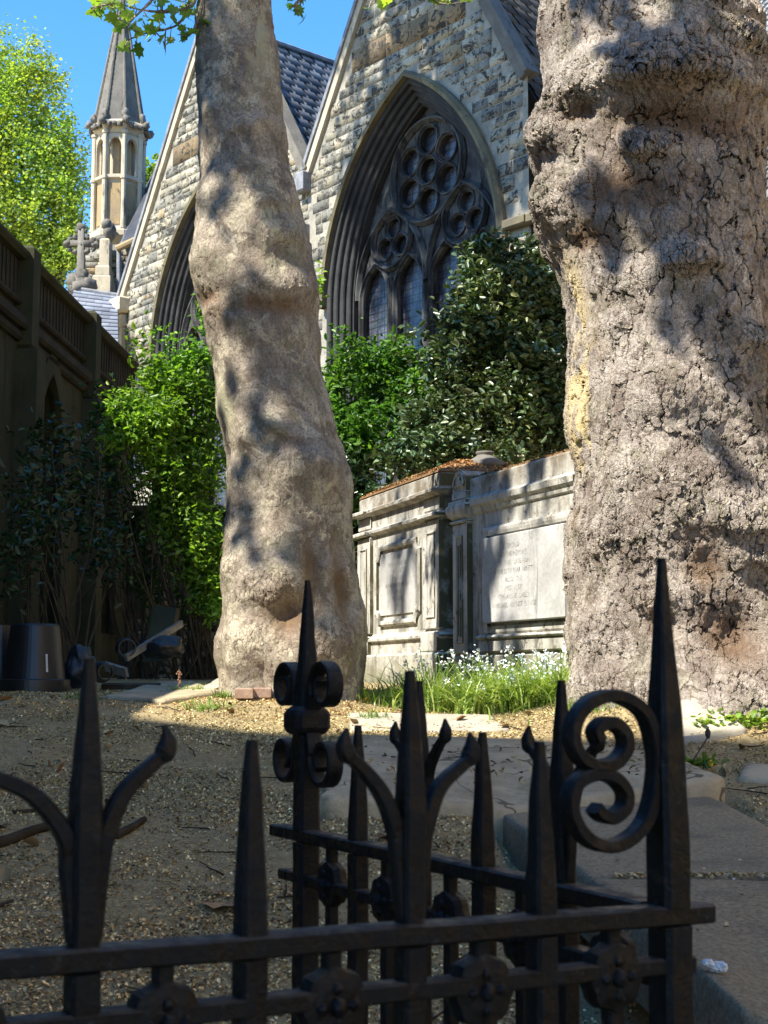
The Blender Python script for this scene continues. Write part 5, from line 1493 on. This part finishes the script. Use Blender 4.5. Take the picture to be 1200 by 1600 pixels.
MATS['brick2'] = stone('reused_brick', (0.30, 0.19, 0.13), (0.36, 0.25, 0.18), dark=(0.14, 0.10, 0.08), scale=12)
for i, (px, py, Y, lab) in enumerate(((383, 1092, 9.0, 'buff brick by the foot of the leaning tree, the left one of two in line'), (410, 1091, 9.0, 'buff brick by the foot of the leaning tree, the right one of two in line'))):
    mb = MB(); w_ = 0.052; mb.box((-w_, -0.09, -0.03), (w_, 0.09, 0.032), 0.006)
    p = gq([(px, py)], 0.02)[0]; t = mb.xf(mloc(p + np.array([0, 0, 0.01]), 0.05*i)).build('brick', MATS['brick2']); tag(t, lab, 'brick', 'bricks by the leaning tree')

# ------------------------------------------------------------------ pots and rubbish in the shade
MATS['pot'] = plain('black_plastic', (0.009, 0.009, 0.010), 0.38, 0.5, var=0.2)
t = thing('plant_pot', 'big upturned black plastic plant pot standing rim down in the left shade', 'plant pot', (at(52, 1082, 10)[0], 10, at(52, 1082, 10)[2]))
k = 10/FPX
mb = MB(); V, F = lathe([(0.245, 0.0), (0.25, 0.005), (0.25, 0.085), (0.245, 0.09), (0.215, 0.093), (0.165, 0.455), (0.155, 0.47), (0.02, 0.472)], 48); mb.add(V, F)
mb.build('body', MATS['pot'], t, local=True, smooth=False)
mb = MB(); V = [(0.0, 0, 0)]; 
lb = []
for zz_ in (0.14, 0.20, 0.26):
    r_ = 0.2155 - (zz_-0.093)*0.05/0.362 + 0.0025
    for a in (-0.62, -0.55): lb.append((r_*math.sin(a+1.25), -r_*math.cos(a+1.25), zz_))
mb = MB(); mb.add(lb, [(0,1,3,2),(2,3,5,4)]); mb.build('white_mark', plain('white_mark', (0.55, 0.55, 0.52), 0.6, 0.3), t, local=True)
def pot_side(px, py, Y, r0, r1, L, yaw, tilt, lab, name='plant_pot', cat='plant pot'):
    V, F = lathe([(r0*0.9, 0.004), (r0, 0), (r0, L*0.12), (r0*0.94, L*0.14), (r1, L), (r1*0.9, L), (r0*0.85, 0.02)], 28)
    F = F[:-2]
    M = Matrix.Translation(Vector(at(px, py, Y))) @ Matrix.Rotation(yaw, 4, 'Z') @ Matrix.Rotation(tilt, 4, 'X')
    V = V @ np.array(M)[:3, :3].T + np.array(M)[:3, 3]
    return tag(build(name, V, F, MATS['pot'], smooth=False), lab, cat)
pot_side(158, 1050, 10.0, 0.075, 0.055, 0.16, 0.4, PI/2, 'small black pot lying on its side just right of the big upturned pot')
pot_side(196, 1013, 11.8, 0.085, 0.07, 0.2, 0.25, PI/2, 'black pot lying on its side, mouth towards us, at the lower end of the plank')
pot_side(-6, 1065, 10.4, 0.20, 0.16, 0.40, 0, 0, 'black plastic pot cut by the left edge of view')
def lump(name, c, r, lab, cat, mat, seed, sq, amp=0.45):
    mb = MB(); knob(mb, c, r, seed, n=26, amp=amp, sq=sq)
    return tag(mb.build(name, mat, smooth=True), lab, cat)
MATS['bag'] = plain('black_bag', (0.016, 0.017, 0.02), 0.3, 0.5, bump=0.6, scale=6, bd=0.02)
lump('rubbish_bag', at(126, 1045, 10.3), 0.14, 'crumpled black bag between the upturned pot and the small fallen pot', 'rubbish bag', MATS['bag'], 3, (0.75, 1, 1.05))
lump('rubbish_bag', at(252, 1012, 11.9), 0.16, 'crumpled black bag under the leaning plank', 'rubbish bag', MATS['bag'], 7, (1.2, 1, 0.6))
g = G('dull_grey_sheet', 0.35, 0.5); co = g.coord(); g.color(g.mix(g.ramp(g.noise(co, 6, 4), 0.4, 0.6), (0.03, 0.034, 0.04), (0.075, 0.08, 0.09))); g.bump(g.noise(co, 12, 5, 0.6, 1.0), 0.7, 0.02); MATS['sheet'] = g.m
pp = at(-5, 1600, 2.75)
lump('plastic_sheet', np.array([pp[0], pp[1], 0.19]), 0.17, 'crumpled dark grey plastic sheet at the bottom left corner behind the railing', 'plastic sheet', MATS['sheet'], 12, (0.8, 0.8, 1.0), 0.3)
MATS['wood'] = plain('grey_board', (0.22, 0.20, 0.165), 0.8, 0.2, bump=0.3, scale=10)
def plank(a, b, w, th, lab, name='plank', cat='plank', mat='wood'):
    a, b = np.array(a), np.array(b); t = (b-a); Ln = np.linalg.norm(t); t /= Ln
    s = np.cross(t, [0, 1, 0.4]); s /= np.linalg.norm(s); u = np.cross(s, t)
    P = []
    for q, (e, f) in enumerate(((-1,-1),(1,-1),(1,1),(-1,1))): P.append(a + s*w*e + u*th*f)
    for q, (e, f) in enumerate(((-1,-1),(1,-1),(1,1),(-1,1))): P.append(b + s*w*e + u*th*f)
    return tag(build(name, P, [(3,2,1,0),(4,5,6,7),(0,1,5,4),(1,2,6,5),(2,3,7,6),(3,0,4,7)], MATS[mat]), lab, cat)
plank(at(197, 1028, 11.6), at(284, 974, 12.2), 0.028, 0.014, 'long grey board leaning up to the right in the left shade')
plank(at(165, 1041, 10.6), at(198, 1051, 10.4), 0.035, 0.012, 'short pale board lying flat right of the upturned pot')
plank(at(160, 1072, 10.1), at(250, 1072, 10.0), 0.018, 0.018, 'dark timber batten lying on the ground behind the big thin slab', mat='stem')
c = [at(222,1035,12.3), at(262,1032,12.2), at(276,950,12.6), at(240,945,12.7)]
V = [*c] + [p + np.array([0.02, 0.09, 0]) for p in c]
tag(build('headstone', V, [(3,2,1,0),(4,5,6,7),(0,1,5,4),(1,2,6,5),(2,3,7,6),(3,0,4,7)], MATS['greenstone']), 'plain grey stone slab leaning against the wall behind the plank', 'headstone')

# ------------------------------------------------------------------ white flowered clump, grass, weeds
def blades(P, length, width, lean, cols, droop=0.5, seg=4):
    n = len(P); a = RNG.uniform(0, 2*PI, n); L = length*RNG.uniform(0.5, 1.15, n); le = lean*RNG.uniform(0.3, 1.3, n)
    dx, dy = np.cos(a), np.sin(a); sx, sy = -dy, dx
    rows = []
    for k in range(seg+1):
        t = k/seg; h = L*(t - droop*0.5*t*t*le); o = L*le*t*t*0.9
        w = width*(1-0.9*t**1.5)
        c = np.stack([P[:, 0]+dx*o, P[:, 1]+dy*o, P[:, 2]+h], 1)
        s = np.stack([sx*w, sy*w, 0*sx], 1)
        rows += [c - s, c + s]
    V = np.stack(rows, 1); m = 2*(seg+1)
    base = np.arange(n)*m; F = np.concatenate([np.stack([base+2*k, base+2*k+1, base+2*k+3, base+2*k+2], 1) for k in range(seg)])
    cols = np.array(cols); ci = RNG.integers(0, len(cols), n); C = cols[ci]*RNG.uniform(0.75, 1.25, (n, 1))
    return V.reshape(-1, 3), F, np.tile(C, (seg, 1)), V[:, -1]
MATS['blade'] = leafmat('strap_leaf', trans=0.35, rough=0.4)
def on_ground(px, py0, y_lo, y_hi):
    pass
def spots(cs, n):
    out = []
    for x, y, r, w in cs:
        k = max(1, int(n*w)); out.append(np.stack([x + r*RNG.normal(size=k)*0.5, y + r*RNG.normal(size=k)*0.35], 1))
    q = np.concatenate(out); return np.stack([q[:, 0], q[:, 1], ground_z(q[:, 0], q[:, 1]) - 0.01], 1)
cl = [(0.22,9.1,0.26,0.07),(0.40,8.8,0.32,0.14),(0.55,8.5,0.36,0.18),(0.70,8.3,0.34,0.18),(0.84,8.35,0.32,0.16),(0.98,8.25,0.28,0.12),(0.7,8.9,0.25,0.07),(0.92,8.6,0.2,0.08)]
P = spots(cl, 2100)
V, F, C, tips = blades(P, 0.36, 0.0055, 1.5, [(0.22,0.31,0.07),(0.30,0.40,0.10),(0.15,0.23,0.05),(0.42,0.48,0.17)], 0.8)
fl_ = tag(build('flowering_clump', V, F, MATS['blade'], colors=C), 'strappy green leaves with white bell flowers at the foot of the stone tombs', 'flowers', kind='stuff')
Pf = spots(cl, 115); Hs = RNG.uniform(0.16, 0.36, len(Pf))
lean = RNG.normal(size=(len(Pf), 2))*0.05
top = np.stack([Pf[:, 0]+lean[:, 0], Pf[:, 1]+lean[:, 1], Pf[:, 2]+Hs], 1)
Vs = []; Fs = []
for p, q in zip(Pf, top):
    V, F = sweep([p, (p*0.5+q*0.5)+np.array([0, 0, 0.01]), q], 0.0022, 4, cap=False)
    n0 = sum(len(v) for v in Vs); Vs.append(V); Fs += [tuple(i+n0 for i in f) for f in F]
Vs = np.concatenate(Vs); build('flower_stems', Vs, np.array(Fs), MATS['blade'], fl_, colors=np.tile(np.array([[0.17, 0.28, 0.05]]), (len(Fs), 1)))
pp_ = np.repeat(top, 7, 0) + RNG.normal(size=(len(top)*7, 3))*np.array([0.016, 0.016, 0.013]) - np.array([0, 0, 0.012])
V, F, C = leaves(pp_, 0.022, [(0.80, 0.80, 0.76), (0.74, 0.76, 0.70)], aspect=0.6, up=0.1)
g = G('white_petal', 0.6, 0.3); g.color(g.attr('col')); MATS['petal'] = g.m
build('blossoms', V, F, MATS['petal'], fl_, colors=np.clip(C, 0, 0.85))
P = spots([(-0.1,8.9,0.25,0.3),(0.1,8.8,0.25,0.4),(0.3,8.6,0.25,0.3),(1.15,8.1,0.2,0.25),(1.3,8.0,0.15,0.2),(1.1,7.7,0.2,0.2)], 900)
V, F, C, _ = blades(P, 0.12, 0.004, 0.9, [(0.17,0.28,0.045),(0.22,0.33,0.06),(0.26,0.30,0.09)], 0.7)
tag(build('short_grass', V, F, MATS['blade'], colors=C), 'short green grass along the edge of the sunlit paving', 'grass', kind='stuff')
P = spots([(-0.95,8.6,0.06,0.2),(-1.15,9.2,0.12,0.4),(-1.3,9.3,0.08,0.2),(-1.0,8.1,0.15,0.3),(-0.62,9.3,0.08,0.3),(-0.25,9.4,0.06,0.2),(-0.05,7.95,0.10,0.2),(1.35,6.75,0.06,0.2),(-1.8,8.6,0.1,0.2)], 260)
V, F, C, _ = blades(P, 0.09, 0.005, 1.1, [(0.13,0.22,0.04),(0.18,0.27,0.06)], 0.8)
tag(build('grass_tufts', V, F, MATS['blade'], colors=C), 'scattered thin tufts of green grass on the littered earth', 'grass', kind='stuff')
q = np.array([gp(a_, b_) for a_, b_ in zip(RNG.uniform(1080, 1270, 750), RNG.uniform(1092, 1142, 750))])
keep = fbm(np.stack([q[:, 0]*5, q[:, 1]*5, 0*q[:, 0]], 1), 2, 5) > -0.12
q = q[keep]; P = np.stack([q[:, 0], q[:, 1], ground_z(q[:, 0], q[:, 1]) + RNG.uniform(0.005, 0.05, len(q))], 1)
V, F, C = leaves(P, 0.036, [(0.15,0.27,0.04),(0.20,0.33,0.05),(0.10,0.19,0.03),(0.26,0.34,0.07)], aspect=0.8, up=1.0)
tag(build('ground_weeds', V, F, MATS['blade'], colors=C), 'low bright green weeds around the foot of the rugged tree', 'weeds', kind='stuff')
# dandelion gone to seed, dead flower stalk
t = thing('dandelion', 'bent dandelion stalk with closed dark seed head beside the corner post', 'dandelion', at(1078, 1197, 6.45))
mb = MB(); P = smooth_path([at(1078,1197,6.6), at(1088,1180,6.6), at(1102,1158,6.6), at(1106,1150,6.6)], 14); V, F = sweep(P, 0.0035, 6); mb.add(V, F); mb.build('stalk', MATS['stem'], t)
mb = MB(); knob(mb, at(1106,1146,6.6), 0.017, 3, amp=0.25, sq=(0.8, 0.8, 1.3)); hd = mb.build('seed_head', plain('seed_head', (0.05, 0.045, 0.035), 0.9, 0.1), t, smooth=True)
P = np.stack([at(1090,1192,6.6)]*60) + RNG.normal(size=(60, 3))*np.array([0.055, 0.04, 0.012]); V, F, C = leaves(P, 0.05, [(0.10,0.18,0.03),(0.14,0.22,0.04)], aspect=0.4, up=0.6); build('leaves', V, F, MATS['blade'], t, colors=C)
mb = MB(); knob(mb, at(1110,1192,6.55), 0.014, 5, amp=0.3); mb.build('yellow_bloom', plain('yellow_petal', (0.62, 0.42, 0.03), 0.7, 0.2), t, smooth=True)
t = thing('dry_seedling', 'thin dry stalk with reddish seed clusters in the shade left of the leaning tree', 'seedling', at(281, 1092, 9.0))
mb = MB(); V, F = sweep(smooth_path([at(281,1092,9.3), at(279,1065,9.3), at(280,1046,9.3)], 8), 0.003, 5); mb.add(V, F)
for k in range(12): knob(mb, at(280+RNG.uniform(-5, 5), 1046+RNG.uniform(-2, 22), 9.3), 0.007, k, n=5)
mb.build('stalk', plain('dry_stalk', (0.24, 0.13, 0.08), 0.9, 0.1), t)
t = tag(thing('tissue', 'crumpled white tissue on the nearest grey paving slab', 'tissue', at(1117, 1513, 3.3)))
del_ = None
mb = MB(); 
for dx, dz, r in ((-0.013, 0.006, 0.013), (0.012, 0.0, 0.015), (0.0, -0.004, 0.011)): knob(mb, at(1117, 1513, 3.17) + np.array([dx, 0, dz+0.004]), r, int(abs(dx)*1000), n=14, amp=0.7, sq=(1, 1, 0.7))
mb.build('paper', plain('white_tissue', (0.62, 0.61, 0.58), 0.9, 0.1, var=0.08), t, smooth=False)
# sticks and leaves on the earth
MATS['darkwood'] = plain('dark_wood', (0.035, 0.027, 0.018), 0.9, 0.1, bump=0.4)
def stick(pts, r, lab, name='fallen_branch', cat='branch', mat='darkwood'):
    P = []
    for x, y in pts:
        P.append([x, y, float(ground_z(x, y)) + r*0.7])
    P = smooth_path(P, 18); V, F = sweep(P, np.linspace(r, r*0.55, 18)*(1+0.2*fbm(P*30, 2, 4)), 7)
    return tag(build(name, V, F, MATS[mat], smooth=True), lab, cat)
stick([gp(-20,1330), gp(20,1318), gp(60,1302), gp(92,1297)], 0.026, 'thick dark curved branch lying on the earth left of the near trident spike')
stick([gp(178,1312), gp(200,1302), gp(226,1286)], 0.020, 'short dark broken branch on the earth just right of the near trident spike')
stick([gp(20,1272), gp(45,1270), gp(66,1266)], 0.010, 'thin dark twig on the earth above the thick curved branch')
stick([gp(-5,1420), gp(20,1410)], 0.008, 'short dark twig at the left edge near the front rail')
stick([gp(62,1530), gp(90,1521)], 0.004, 'thin pale straw on the earth under the front rail', 'straw', 'straw', 'wood')
MATS['dryleaf'] = plain('dry_leaf', (0.24, 0.155, 0.08), 0.8, 0.2, bump=0.4, scale=20)
def dleaf(px, py, s, lab):
    x, y = gp(px, py); zc = float(ground_z(x, y)) + 0.012
    out = [(0,-0.5),(0.2,-0.36),(0.45,-0.4),(0.36,-0.2),(0.58,0),(0.3,0.22),(0.15,0.16),(0,0.58),(-0.15,0.16),(-0.3,0.22),(-0.58,0),(-0.36,-0.2),(-0.45,-0.4),(-0.2,-0.36)]
    V = [(x, y, zc)] + [(x+a*s, y+b*s, zc + 0.25*s*(abs(a)-0.2) + 0.1*s*RNG.normal()*0.4) for a, b in out]
    return tag(build('dry_leaf', V, [(0, 1+i, 1+(i+1) % 14) for i in range(14)], MATS['dryleaf']), lab, 'leaf')
dleaf(352, 1418, 0.14, 'curled tan dead leaf on the earth beside the second spike of the near rail')
dleaf(340, 1400, 0.07, 'small dark dead leaf just above the curled tan one')

# ------------------------------------------------------------------ litter on the earth: fluff and seeds of the plane trees
n = 250000
y = 2.6 + (10.6-2.6)*RNG.random(n)**0.85
x = RNG.uniform(-1, 1, n)*(0.29*y + 0.25)
pt = fbm(np.stack([x*2.2, y*2.2, 0*x], 1), 3, 31) + 0.5*fbm(np.stack([x*9, y*9, 0*x], 1), 2, 37)
keep = RNG.random(n) < np.clip(0.66 + 1.3*pt, 0.08, 1.0)
x, y = x[keep], y[keep]
P = np.stack([x, y, ground_z(x, y) + RNG.uniform(0.0, 0.007, len(x))], 1)
sz = 0.0085 + 0.0012*(y-2.6)
V, F, C = leaves(P, 0.0108, [(0.62,0.46,0.21),(0.70,0.54,0.26),(0.52,0.39,0.175),(0.38,0.265,0.12),(0.74,0.60,0.32),(0.14,0.095,0.055),(0.22,0.148,0.075)], jitter=0.6, up=1.7, aspect=0.7)
tag(build('leaf_litter', V, F, MATS['flake'], colors=C), 'tan flakes and seeds of plane tree litter covering the earth', 'litter', kind='stuff')
# bits lying on the slabs, a tan line of litter in the joint
q = []
for k in range(500):
    t_ = RNG.random(); px = 960 + 330*t_; q.append(at(px, 1369 + RNG.normal()*1.5, 4.28) + np.array([0, RNG.normal()*0.012, 0.004]))
for k in range(90): q.append(at(RNG.uniform(950, 1200), RNG.uniform(1290, 1360), 4.8) * 1.0)
q = np.array(q[:500]); V, F, C = leaves(q, 0.014, [(0.42,0.31,0.16),(0.50,0.38,0.2)], up=1.2, aspect=0.8)
tag(build('joint_litter', V, F, MATS['flake'], colors=C), 'tan line of litter lodged in the joint between the two grey paving slabs', 'litter', kind='stuff')

def on_quad(A, B, C, D, n, lift=0.004):
    s_, t_ = RNG.random(n)[:, None], RNG.random(n)[:, None]
    return (A*(1-s_)+B*s_)*(1-t_) + (D*(1-s_)+C*s_)*t_ + np.array([0, 0, lift])
q = on_quad(at(520,1238,5.6), at(1110,1212,6.0), at(1030,1178,6.6), at(555,1152,7.25), 240, 0.007)
V, F, C = leaves(q, 0.022, [(0.42,0.30,0.13),(0.16,0.11,0.06),(0.09,0.065,0.04),(0.5,0.38,0.2)], up=1.6, aspect=0.6, jitter=0.8)
tag(build('slab_litter', V, F, MATS['flake'], colors=C), 'scattered dead leaf bits lying on the broad grave slab', 'litter', kind='stuff')
q = on_quad(at(1000,1500,3.3), at(1290,1500,3.3), at(1200,1300,5.2), at(850,1300,5.2), 150, 0.006)
V, F, C = leaves(q, 0.012, [(0.5,0.42,0.25),(0.6,0.55,0.45),(0.3,0.22,0.11)], up=1.6, aspect=0.7, jitter=0.7)
tag(build('slab_litter', V, F, MATS['flake'], colors=C), 'scattered pale specks lying on the two grey paving slabs', 'litter', kind='stuff')

# whole leaves and small twigs mixed into the litter
n = 130
y = RNG.uniform(2.7, 9.5, n); x = RNG.uniform(-1, 1, n)*(0.28*y+0.1); k_ = ~((x > 0.3) & (x < 1.5) & (y < 6.3)) & ~((x > -0.4) & (x < 1.4) & (y > 5.5) & (y < 7.4))
x, y = x[k_], y[k_]
P = np.stack([x, y, ground_z(x, y)+0.012], 1)
V, F, C = leaves(P, 0.052, [(0.20,0.12,0.06),(0.30,0.19,0.09),(0.12,0.08,0.045),(0.38,0.27,0.14)], up=1.3, aspect=0.75, jitter=0.6, fold=0.25)
tag(build('fallen_leaves', V, F, MATS['flake'], colors=C), 'small brown dead leaves mixed into the tan litter', 'leaves', kind='stuff')
Vt = []; Ft = []; nv = 0
for k in range(110):
    y_ = RNG.uniform(2.7, 9.0); x_ = RNG.uniform(-1, 1)*(0.28*y_+0.1)
    if 0.3 < x_ < 1.5 and y_ < 6.3 or -0.4 < x_ < 1.4 and 5.5 < y_ < 7.4: continue
    a = RNG.uniform(0, PI); L_ = RNG.uniform(0.05, 0.22); t_ = np.linspace(-0.5, 0.5, 5)
    xx = x_ + np.cos(a)*L_*t_ + RNG.normal(size=5)*0.004; yy = y_ + np.sin(a)*L_*t_ + RNG.normal(size=5)*0.004
    V, F = sweep(np.stack([xx, yy, ground_z(xx, yy)+0.008], 1), np.linspace(0.0035, 0.0018, 5), 5, cap=False)
    Vt.append(V); Ft += [tuple(i+nv for i in f) for f in F]; nv += len(V)
tag(build('fallen_twigs', np.concatenate(Vt), np.array(Ft), MATS['darkwood']), 'thin dark twigs scattered through the tan litter', 'twigs', kind='stuff')
